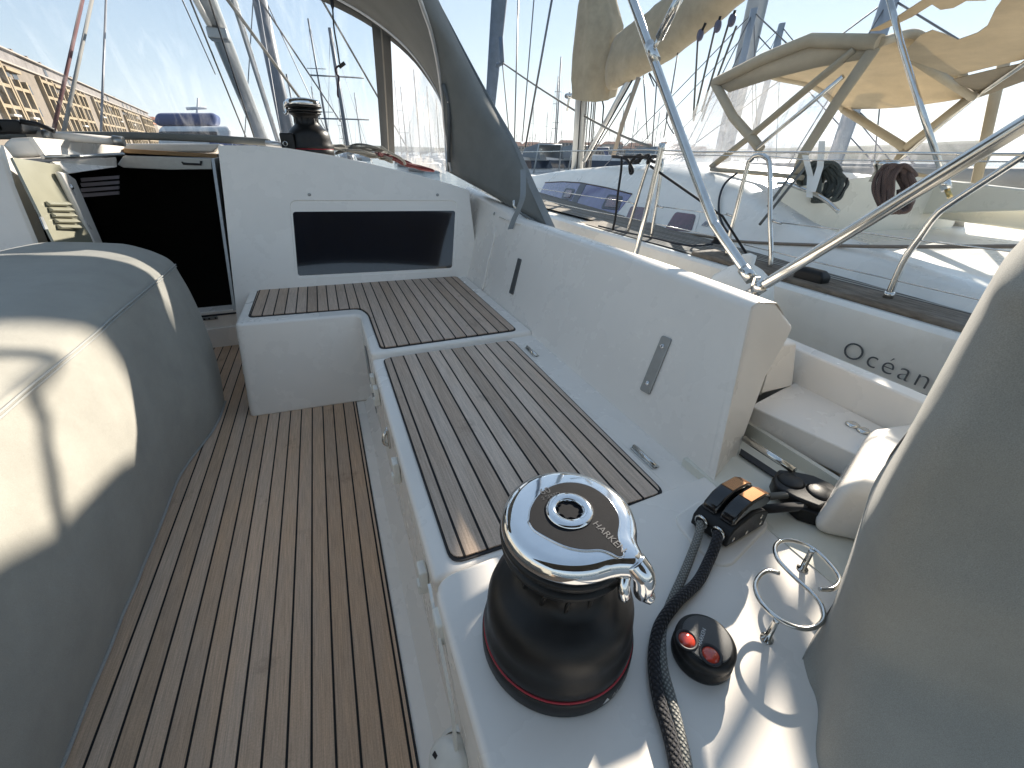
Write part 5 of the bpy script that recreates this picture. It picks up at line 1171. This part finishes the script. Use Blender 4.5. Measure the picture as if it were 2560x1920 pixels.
MB().tube([h(930, 540, XP-.05), h(620, 800, XP-.05), h(320, 1050, XP-.05)], .014, 10).build('hood_strut', SST, NB)
for p, q in (((640, 1130), (400, 1460)), ((690, 1150), (340, 1590))): MB().tube([h(*p, 3.1), h(*q, 2.6)], .010, 6).build('sheet_line', RGREY, NB)
for p, q in (((660, 1100), (690, 1400)), ((780, 1000), (710, 1360))): MB().ribbon([h(*p, 3.05), lerp(h(*p, 3.05), h(*q, 2.95), .5)+V((.03, 0, 0)), h(*q, 2.95)], V((0, .022, 0)), .001).build('hanging_strap', GELN, NB)
# coils of rope hung on the neighbour's winches
def hank(cx, cy, w_, hgt, X, mat, label, seed):
    rnd = random.Random(seed); t = []
    n = 9
    for k in range(n):
        o = (k-n/2)*w_/n
        for a in range(12):
            an = 2*math.pi*a/12
            t.append((cx+o+math.cos(an)*w_*.42+rnd.uniform(-4, 4), cy+math.sin(an)*hgt*.5+rnd.uniform(-6, 6), math.cos(an*1)*.05+rnd.uniform(-.02, .02)))
    path = [h(a, b, X)+V((c, 0, 0)) for a, b, c in t]
    o = rope_obj('rope_coil', spline(path, 4), .0125, mat, n=8); return tag(o, label, 'rope', "coils hung on the neighbouring yacht's winches")
RFL = braid('green_fleck_braid', (.20, .21, .18), (.05, .06, .05), .0125, fleck=(.05, .06, .06)); RFL2 = braid('brown_fleck_braid', (.26, .17, .13), (.07, .04, .03), .0125, fleck=(.08, .05, .05))
hank(790, 1290, 150, 270, 3.4, RFL, 'greenish grey rope coil hung on the white yacht alongside', 1)
hank(1310, 1340, 130, 330, 3.5, RFL2, 'brown flecked rope coil hung on the white yacht alongside', 2)
hank(700, 1230, 90, 150, 3.45, RFL, 'small rope loop behind the greenish coil on the white yacht', 4)
MB().tube(spline([h(960, 1260, 3.3), h(950, 1310, 3.3), h(910, 1380, 3.3), h(890, 1405, 3.3)], 4), .006, 6).build('lashing', RBLK, NB)
wn_ = MB()
for cx, X in ((1230, 3.6),):
    c = h(cx, 1175, X); wn_.lathe([(0, -.1), (.06, -.1), (.05, -.03), (.07, 0), (.07, .03), (0, .04)], c, 20)
wn_.build('sheet_winch', SST, NB)
# ---- our own stanchion, lifeline, fender
os_ = thing('stanchion', 'slim steel stanchion of our rail rising behind the white coaming', 'stanchion', tuple(T(N5(975, 870), 1.42)))
MB().tube([T(N5(975, 870), 1.42)+V((0, 0, -.15)), T(N5(975, 870), 1.42), T(N5(1195, -30), 1.42), T(N5(1195, -30), 1.42)+V((0,0,.02))], .0125, 12).build('post', SST, os_)
lf = MB().tube([atx(*M3(300, 1128), 1.44), atx(*M3(1290, 1108), 1.42), T(Q4(-100, 1078), 1.42), T(Q4(1000, 1082), 1.40), T(Q4(2300, 1097), 1.38)], .0035, 6).build('lifeline', SST); tag(lf, 'long steel guard wire running level above the coaming', 'wire')
fd = thing('fender', 'white round-ended fender squeezed between the two hulls', 'fender', tuple(atx(*D(1592, 628), 1.74)))
c = atx(*D(1594, 640), 1.74); MB().lathe([(0, -.5), (.06, -.48), (.13, -.40), (.15, -.30), (.15, .0), (.13, .08), (.07, .13), (.03, .15), (.03, .19), (0, .2)], c, 28).build('body', GELN, fd)
MB().tube([c+V((0, 0, .18)), c+V((.0, .2, .33)), atx(*N5(1100, 110), 1.42)], .0055, 8).build('fender_line', RBLK, fd)
bl = MB().tube(spline([T(N5(*p), 1.9) for p in [(875, 40), (870, 150), (845, 330), (825, 520), (802, 625)]], 5), .008, 8).build('hanging_rope', RBLK); tag(bl, 'thin black rope hanging straight in front of the purple cabin window', 'rope')
tl_ = [(1040, 1160), (1100, 1165), (1150, 1185), (1190, 1260), (1175, 1285), (1170, 1220), (1210, 1165), (1250, 1150), (1240, 1195), (1200, 1200), (1260, 1170), (1310, 1150), (1300, 1210), (1330, 1160), (1380, 1165), (1400, 1190), (1350, 1200), (1290, 1165), (1230, 1160), (1170, 1160), (1120, 1160)]
kt = MB().tube(spline([x_(a, b, 2.0) for a, b in tl_], 5), .010, 8).build('rope_tangle', RBLK); tag(kt, 'knotted tangle of black rope lashed to the guard wires', 'rope')

# slack line hanging over the neighbour's boom (its shadow wavers down the covered table)
def oncover(x, y):
    return atx(*D(x, y), -.745 if y < 800 else -.705)
sl_pts = [oncover(*p)+SD*t for p, t in (((-40, 690), 6.9), ((20, 682), 6.85), ((62, 700), 6.8), ((92, 742), 6.75), ((104, 790), 6.7), ((92, 832), 6.68), ((112, 885), 6.65), ((104, 960), 6.62), ((114, 1040), 6.6), ((120, 1105), 6.58), ((150, 1180), 6.55), ((170, 1260), 6.5))]
MB().tube(spline(sl_pts, 4), .021, 6).build('lazy_line', RGREY, NB)
# ---------------------------------------------------------------- water, shore, marina, town
m, t, ns, L = nt('harbour_water')
out = N(ns, 'ShaderNodeOutputMaterial'); b = N(ns, 'ShaderNodeBsdfPrincipled'); L.new(b.outputs[0], out.inputs[0])
b.inputs['Base Color'].default_value = (.012, .035, .05, 1); b.inputs['Roughness'].default_value = .12
tc = N(ns, 'ShaderNodeTexCoord'); n1 = N(ns, 'ShaderNodeTexNoise', ins={'Scale': 1.1, 'Detail': 5., 'Roughness': .6}); L.new(tc.outputs['Object'], n1.inputs['Vector'])
bp = N(ns, 'ShaderNodeBump', ins={'Strength': .5, 'Distance': .25}); L.new(n1.outputs[0], bp.inputs['Height']); L.new(bp.outputs[0], b.inputs['Normal'])
WATER = m
SEA = -.75
wt_ = MB(); R_ = 14000
wt_.add([(R_*math.cos(a), R_*math.sin(a), SEA) for a in [2*math.pi*i/64 for i in range(64)]], [tuple(range(64))], False)
wt_.build('water', WATER, kind='structure')
def far(u, v, dist):
    r = ray(u, v); k = dist/math.hypot(r.x, r.y); return CAM+r*k
HILL = pmat('far_hills', (.10, .12, .10), .9, var=.3, vs=.01)
N4 = crop(1300, 280, 4.424)
def ridge(name, pts, dist, depth, mat, seed):
    P = [far(p[0], p[1], dist) for p in pts]; P = resample(spline(P, 6), 90); rows = []
    for k in range(6):
        t = k/5; r_ = []
        for i, p in enumerate(P):
            d = V((p.x, p.y, 0)).normalized(); z = lerp(SEA-1, p.z, t**.8)+noise.noise(V((i*.35, k, seed)))*(p.z*.06)*t
            r_.append(V((p.x, p.y, z))+d*depth*(t-.5))
        rows.append(r_)
    rows.append([p+V((p.x, p.y, 0)).normalized()*depth*1.5-V((0, 0, p.z)) for p in rows[-1]])
    MB().loft(rows, False, False).build(name, mat, kind='structure')
ridge('mountains', [(1380, 378), (1450, 366), N4(870, 350), N4(1150, 335), N4(1400, 300), N4(1500, 330), N4(1620, 312), N4(1800, 325), (1760, 358), (1850, 372), (2000, 352), (2200, 366), (2500, 350)], 7000, 1500, HILL, 3)
ridge('hills', [(1130, 372), (1200, 366), (1262, 366), (1300, 362), (1330, 368), (1372, 369), (1400, 367), (1440, 372), (1560, 374), (1700, 372), (1900, 370), (2200, 360), (2500, 345)], 520, 60, pmat('wooded_shore', (.05, .065, .045), .95, var=.4, vs=.08, bump2=1., bs2=.2), 5)
ridge('hills', [(180, 300), (330, 316), (500, 340), (640, 350), (760, 358), (900, 362), (1130, 370)], 700, 80, pmat('wooded_shore', (.06, .075, .055), .95, var=.4, vs=.08), 9)
# far-shore houses
rnd = random.Random(11)
HW = [pmat('far_render', c, .9, var=.08, vs=.3) for c in ((.50, .44, .36), (.42, .40, .37), (.55, .50, .42), (.36, .33, .30))]
RF = pmat('far_roof', (.26, .13, .09), .9, var=.2, vs=.3); WD = pmat('far_window', (.05, .055, .07), .3)
for i in range(34):
    u = 1165+i*17.5+rnd.uniform(-6, 6); d = rnd.uniform(380, 500); p = far(u, 381, d)
    w_ = rnd.uniform(8, 20); hgt = rnd.uniform(5, 10.5); dp = 10
    dirv = V((p.x, p.y, 0)).normalized(); sv = V((dirv.y, -dirv.x, 0)); M = Matrix(((sv.x, dirv.x, 0, p.x), (sv.y, dirv.y, 0, p.y), (0, 0, 1, SEA+.6), (0, 0, 0, 1)))
    hs = thing('waterfront_house', 'small pale house among many lining the far shore of the harbour', 'house', (p.x, p.y, SEA), 'houses along the far shore')
    MB().box((-w_/2, 0, -1), (w_/2, dp, hgt), M).build('wall', HW[i % 4], hs)
    rf = MB().loft([[M @ V(q) for q in ((-w_/2-.4, -.4, hgt), (w_/2+.4, -.4, hgt), (w_/2+.4, dp+.4, hgt), (-w_/2-.4, dp+.4, hgt))], [M @ V(q) for q in ((-w_/2+2, dp/2-.1, hgt+2), (w_/2-2, dp/2-.1, hgt+2), (w_/2-2, dp/2+.1, hgt+2), (-w_/2+2, dp/2+.1, hgt+2))]], smooth=False); rf.build('roof', RF, hs)
    wn2 = MB()
    for fy in range(int(hgt/3)):
        for fx_ in range(int(w_/3)): x0 = -w_/2+1+fx_*3; wn2.box((x0, -.06, 1+fy*3), (x0+1.2, 0, 2.5+fy*3), M)
    o = wn2.build('windows', WD, hs); o['kind'] = 'stuff'
# distant yachts: one per mast seen over the neighbour
FM = pmat('far_mast', (.16, .17, .19), .5, .2); FH = pmat('far_hull', (.55, .56, .57), .4, var=.1); FS = pmat('far_sailcover', (.30, .30, .29), .8)
def far_yacht(u, v, H, label, group, r=.1, spread=0, base_dist=None):
    rr_ = ray(u, v); hl = math.hypot(rr_.x, rr_.y); te = rr_.z/hl
    d = base_dist or (H/max(te, .02)); H = d*te
    px, py = rr_.x/hl*d, rr_.y/hl*d
    y = thing('sailing_yacht', label, 'sailing yacht', (px, py, SEA), group)
    Lh = 10.5; rows = []
    for s, wd_, z in ((-5, .9, .75), (-4, 1.35, .75), (-1, 1.7, .8), (2, 1.4, .9), (4.3, .5, 1.0), (5.2, .06, 1.1)):
        rows.append([V((px-wd_, py+s, SEA+z)), V((px-wd_*.8, py+s, SEA-.1)), V((px+wd_*.8, py+s, SEA-.1)), V((px+wd_, py+s, SEA+z))])
    MB().loft(rows).build('hull', FH, y)
    MB().loft([[V((px+sx*1.0*k, py+sy, SEA+z)) for sx, sy in ((-1, -2.2), (1, -2.2), (.7, 2.2), (-.7, 2.2))] for k, z in ((1, .75), (.85, 1.25))]).build('cabin', FH, y)
    mm = MB().tube([(px, py, SEA+.8), (px, py, CAM.z+H)], [r, r*.8], 8)
    if spread:
        for f in (.38, .68): z = lerp(SEA+.8, CAM.z+H, f); mm.tube([(px-spread, py, z), (px+spread, py, z+.05)], r*.35, 5)
    mm.build('mast', FM, y)
    MB().tube([(px, py-.2, SEA+1.7), (px, py-3.8, SEA+1.8)], [.16, .10], 7).build('sail_cover', FS, y)
    w2 = MB()
    for q in ((px, py+5, SEA+1.1), (px-1.5, py, SEA+.9), (px+1.5, py, SEA+.9), (px, py-5, SEA+.8)): w2.tube([q, (px, py, CAM.z+H*.98)], max(.012, d*.00016), 4)
    w2.build('rigging', FM, y)
    return y
FL = 'distant sailing yacht with a bare mast, one of the crowd in the marina'; FG = 'distant yachts in the marina'
tops = [(640, 565, .12, 1.0), (1127, 795, .13, .8), (1218, 795, .13, 0), (1393, 820, .12, .8), (1100, 890, .1, 0), (1023, 950, .1, .8), (501, 1025, .1, 0), (457, 795, .1, .8), (365, 985, .1, 0), (1405, 955, .1, 0), (1165, 995, .1, 0), (1200, 1010, .1, 0), (1265, 1010, .1, .8), (1318, 960, .1, 0), (1340, 1020, .1, 0), (1350, 900, .1, .8), (1290, 1030, .1, 0), (1440, 1000, .1, 0), (1460, 1040, .1, .8), (1490, 930, .1, 0), (940, 1035, .1, 0), (985, 1040, .1, 0), (1060, 1000, .1, .8), (1135, 900, .1, 0), (560, 830, .11, .8), (590, 960, .1, 0), (665, 960, .1, .8), (690, 1080, .1, 0), (430, 1000, .1, 0), (470, 980, .1, .8), (295, 1030, .1, 0), (330, 980, .1, 0), (1235, 890, .1, 0), (1560, 1000, .1, 0), (1110, 1040, .1, 0), (890, 1030, .1, 0), (910, 960, .1, .8), (660, 420, .11, .9)]
for x, y, r_, s in tops: far_yacht(*M3(x, y), 14.5, FL, FG, r_*1.15, s)
# masts seen through the clear window
for p, d_, r_, s in ((C2(560, 480), 60, .11, 1.4), (C2(840, 180), 34, .13, 1.6), (C2(905, 720), 120, .12, .9), (C2(1385, 450), 55, .10, 0), (C2(1300, 560), 70, .10, .8), (C2(1470, 560), 80, .10, 0), (C2(1260, 520), 90, .1, .8), (C2(1340, 620), 110, .1, 0), (C2(1530, 640), 100, .1, 0), (C2(720, 560), 100, .1, .8), (C2(1000, 600), 110, .1, 0), (C2(700, 120), 50, .09, .8)):
    far_yacht(p[0], p[1], 14, 'sailing yacht ahead whose mast shows through the clear spray-hood window', 'yachts ahead of the spray hood', r_, s, d_)
ym = far_yacht(*D(548, -60), 14, 'yacht moored ahead with a thick pale mast right of our own mast', 'yachts ahead of the spray hood', .20, 0, 15)
# taller masts of the yachts in the next berths beyond the neighbour
def next_yacht(pt, dist, r, label, mat, stop=None):
    rr_ = ray(*pt); hl = math.hypot(rr_.x, rr_.y); px, py = rr_.x/hl*dist, rr_.y/hl*dist
    y = far_yacht(pt[0], pt[1], 14, label, 'yachts in the next berths', .05, 0, dist)
    z1 = CAM.z+rr_.z/hl*dist
    MB().tube([(px, py, SEA+.8), (px, py, z1+(0 if stop else 7))], r, 16, flat=.6).build('mast_extrusion', mat, y); return y
GM = pmat('grey_blue_mast', (.34, .38, .43), .4, .3)
next_yacht(D(1625, 55), 13, .25, 'yacht in the next berth with the broad pale mast beside the sail cover', GM)
next_yacht(Q4(300, 60), 10.5, .07, 'yacht in the next berth with a slim dark mast left of the broad pale one', GM, 1)
next_yacht(Q4(498, 165), 15, .09, 'yacht in the next berth whose capped mast top ends just above the beige bimini', GM, 1)
next_yacht(Q4(1275, -40), 9.0, .12, 'yacht in the next berth with a short bluish pole in the glare over the bimini', GM, 1)
# small motor cruisers
def cruiser(u, v, dist, Lh, label, blue, yaw=0):
    p = far(u, v, dist); y = thing('motor_cruiser', label, 'motor boat', (p.x, p.y, SEA), 'small motor boats at the pontoon')
    M = Matrix.Translation((p.x, p.y, SEA)) @ Matrix.Rotation(yaw, 4, 'Z')
    rows = []
    for s, w_, z in ((-.5, .30, .75), (-.3, .34, .8), (0, .34, .9), (.3, .22, 1.1), (.48, .04, 1.25)):
        rows.append([M @ V((x*Lh*.9, s*Lh, z_)) for x, z_ in ((-w_*.5, z), (-w_*.42, .2), (-w_*.3, -.2), (w_*.3, -.2), (w_*.42, .2), (w_*.5, z))])
    MB().loft(rows).build('hull', FH, y)
    MB().loft([[M @ V((x*k*Lh*.3, q*Lh, z)) for x, q in ((-.42, -.25*k), (.42, -.25*k), (.3, .22*k), (-.3, .22*k))] for k, z in ((1, .8), (.85, 1.35), (.7, 1.85))], smooth=False).build('cabin', FH, y, bevel=.05)
    MB().loft([[M @ V((x*k*Lh*.3, q*Lh, z)) for x, q in ((-.43, -.255*k), (.43, -.255*k), (.31, .235*k), (-.31, .235*k))] for k, z in ((.97, 1.05), (.86, 1.5))], smooth=False).build('windscreen', pmat('cruiser_glass', (.03, .04, .06), .1), y)
    MB().tube([M @ V(q) for q in ((-.15*Lh, -.3*Lh, .8), (-.13*Lh, -.33*Lh, 2.4), (.13*Lh, -.33*Lh, 2.4), (.15*Lh, -.3*Lh, .8))], .05, 8).build('radar_arch', FH, y)
    MB().loft([[M @ V((x*Lh, q*Lh, z)) for x, q, z in ((-.14, -.36, 1.6), (-.13, -.33, 2.45), (.13, -.33, 2.45), (.14, -.36, 1.6))], [M @ V((x*Lh, q*Lh, z)) for x, q, z in ((-.13, -.12, 1.7), (-.10, -.12, 2.2), (.10, -.12, 2.2), (.13, -.12, 1.7))]], False, False).build('canopy', canvas('boat_canvas', (.05, .09, .22) if blue else (.2, .22, .24)), y)
    return y
cruiser(*M3(590, 1150), 34, 7, 'small white cruiser with a dark rounded canopy beyond the neighbouring bow', False, .5)
cruiser(*M3(385, 1165), 32, 7.5, 'white cruiser with a pale arch at the left of the small motor boats', False, .3)
cruiser(*M3(890, 1130), 44, 9, 'cruiser with a bright blue canopy just right of the neighbouring mast', True, -.5)
cruiser(*M3(1010, 1110), 36, 10, 'white cruiser with raised bow behind the black rope tangle', False, 1.0)
# motor yacht seen through the window, with radar mast
my = cruiser(*D(405, 318), 42, 13, 'motor yacht with dark blue cover and radar mast through the left window', True, 1.2)
p = far(*D(428, 300), 42)
MB().tube([p+V((0, 0, .5)), far(*D(428, 212), 42)], .07, 6).build('radar_mast', FH, my)
BLC = canvas('blue_cover', (.06, .09, .20))
def slab(x0, x1, y0, y1, dd, dep, nm, mat):
    P = [far(*D(*q), dd) for q in ((x0, y1), (x1, y1), (x1, y0), (x0, y0))]; MB().prism(P, V((-.2, dep, 0))).build(nm, mat, my, bevel=.35, seg=4)
slab(332, 468, 243, 272, 40, 3, 'flybridge_cover', BLC); slab(340, 500, 272, 330, 39.5, 4, 'superstructure', FH); slab(350, 470, 284, 296, 39.4, .05, 'side_window', pmat('yacht_window', (.03, .035, .05), .1))
q0, q1 = far(*D(402, 235), 42), far(*D(446, 233), 42); MB().tube([q0, q1], .10, 6).build('radar_scanner', FH, my)
# ---- ochre waterfront block with a tiled roof
tw = thing('apartment_block', 'long ochre waterfront apartment block with red tiled roof at far left', 'building', (-75, 220, SEA))
STN = pmat('brown_stone', (.21, .175, .14), .9, var=.15, vs=.6); OCH = pmat('ochre_frame', (.32, .25, .16), .85, var=.1, vs=.8); CRN = pmat('pale_cornice', (.36, .32, .28), .85); TIL = pmat('red_tiles', (.40, .17, .10), .9, var=.25, vs=.5)
WNW = pmat('dark_window', (.05, .05, .055), .25); AWN = pmat('pale_awning', (.62, .60, .55), .8)
P0, P1 = V((-47, 60, 0)), V((-96, 395, 0)); ax = (P1-P0).normalized(); nrm = V((ax.y, -ax.x, 0)); Lb = (P1-P0).length
MT = Matrix(((ax.x, nrm.x, 0, P0.x), (ax.y, nrm.y, 0, P0.y), (0, 0, 1, SEA+1), (0, 0, 0, 1)))
H_ = 17.0
MB().box((0, -14, -1), (Lb, 0, H_), MT).build('wall', STN, tw)
MB().box((0, -13, H_), (Lb, -.5, H_+2.9), MT).build('attic', pmat('attic_grey', (.22, .20, .19), .9, var=.3, vs=.4), tw)
MB().box((0, -14.5, H_-.2), (Lb, .6, H_+.15), MT).build('cornice', CRN, tw); MB().box((0, -13.5, H_+2.8), (Lb, .3, H_+3.1), MT).build('eaves', CRN, tw)
MB().loft([[MT @ V(q) for q in ((-.5, -13.6, H_+3.2), (Lb+.5, -13.6, H_+3.2), (Lb+.5, .3, H_+3.1), (-.5, .3, H_+3.1))], [MT @ V(q) for q in ((2, -8.2, H_+5.2), (Lb-2, -8.2, H_+5.2), (Lb-2, -7.8, H_+5.2), (2, -7.8, H_+5.2))]], smooth=False).build('roof', TIL, tw)
nb = 24; x0 = 52; pitch = (Lb-x0)/nb; rnd = random.Random(4)
for i in range(nb):
    xx = x0+i*pitch
    if i < 2 or i % 5 == 4:
        wq = MB()
        for k in range(3): wq.box((xx+2.5, -.02, 2.5+k*4.6), (xx+3.7, .06, 4.4+k*4.6), MT)
        wq.build('window', WNW, tw); continue
    bay = MB()
    fw = pitch*.86
    for k in range(3): bay.box((xx+k*fw/2-.45, 0, 0), (xx+k*fw/2+.45, .9, H_-(.6 if i % 3 else 3.2)), MT)
    for zf in (3.6, 7.6, 11.6, 15.2): bay.box((xx+.55, .02, zf), (xx+fw-.55, .86, zf+.65), MT)
    o = bay.build('ochre_bay', OCH, tw)
    for k in range(4):
        z0_ = (.2, 4.45, 8.45, 12.45)[k]; w3 = MB()
        for s in (0, 1): w3.box((xx+s*fw/2+.9, -.02, z0_+.3), (xx+s*fw/2+fw/2-.9, .08, z0_+2.6), MT)
        w3.build('window', WNW, tw)
    if rnd.random() < .5:
        z0_ = rnd.choice((4.45, 8.45, 12.45)); MB().box((xx+.8, .1, z0_+1.6), (xx+fw/2, 1.6, z0_+2.0), MT).build('awning', AWN, tw)
    if rnd.random() < .6: MB().box((xx+1, -.7, H_+.7), (xx+3.5, -.4, H_+2.3), MT).build('attic_window', WNW, tw)
    if rnd.random() < .4: MB().box((xx+4, -7, H_+4), (xx+5.2, -5.8, H_+6.6), MT).build('chimney', STN, tw)
MB().box((0, .5, -2), (Lb+400, 16, -.1), MT).build('quay', pmat('quay_stone', (.33, .31, .28), .9, var=.15, vs=.5), kind='structure')
for i in range(6):
    d_ = 430+i*35; p = far(330+i*16, 320, d_)
    hs = thing('waterfront_house', 'hazy ochre house beyond the far end of the apartment block', 'house', (p.x, p.y, SEA), 'houses past the apartment block')
    MB().box((p.x-9, p.y, SEA), (p.x+9, p.y+14, 12+4*(i % 3))).build('wall', (OCH, STN, CRN)[i % 3], hs); z_ = 12+4*(i % 3)
    MB().loft([[V((p.x-9.4, p.y-.4, z_)), V((p.x+9.4, p.y-.4, z_)), V((p.x+9.4, p.y+14.4, z_)), V((p.x-9.4, p.y+14.4, z_))], [V((p.x-7, p.y+7, z_+2.5)), V((p.x+7, p.y+7, z_+2.5)), V((p.x+7, p.y+7.3, z_+2.5)), V((p.x-7, p.y+7.3, z_+2.5))]], smooth=False).build('roof', TIL, hs)
# ---- sea air
hz = bpy.data.materials.new('sea_air'); hz.use_nodes = True; ht = hz.node_tree; ht.nodes.clear()
ho = ht.nodes.new('ShaderNodeOutputMaterial'); hv = ht.nodes.new('ShaderNodeVolumePrincipled'); hv.inputs['Density'].default_value = .00006; hv.inputs['Color'].default_value = (.80, .88, 1, 1); hv.inputs['Anisotropy'].default_value = .3
ht.links.new(hv.outputs[0], ho.inputs['Volume'])
MB().box((-14500, -14500, -3), (14500, 14500, 400)).build('haze', hz, kind='stuff')
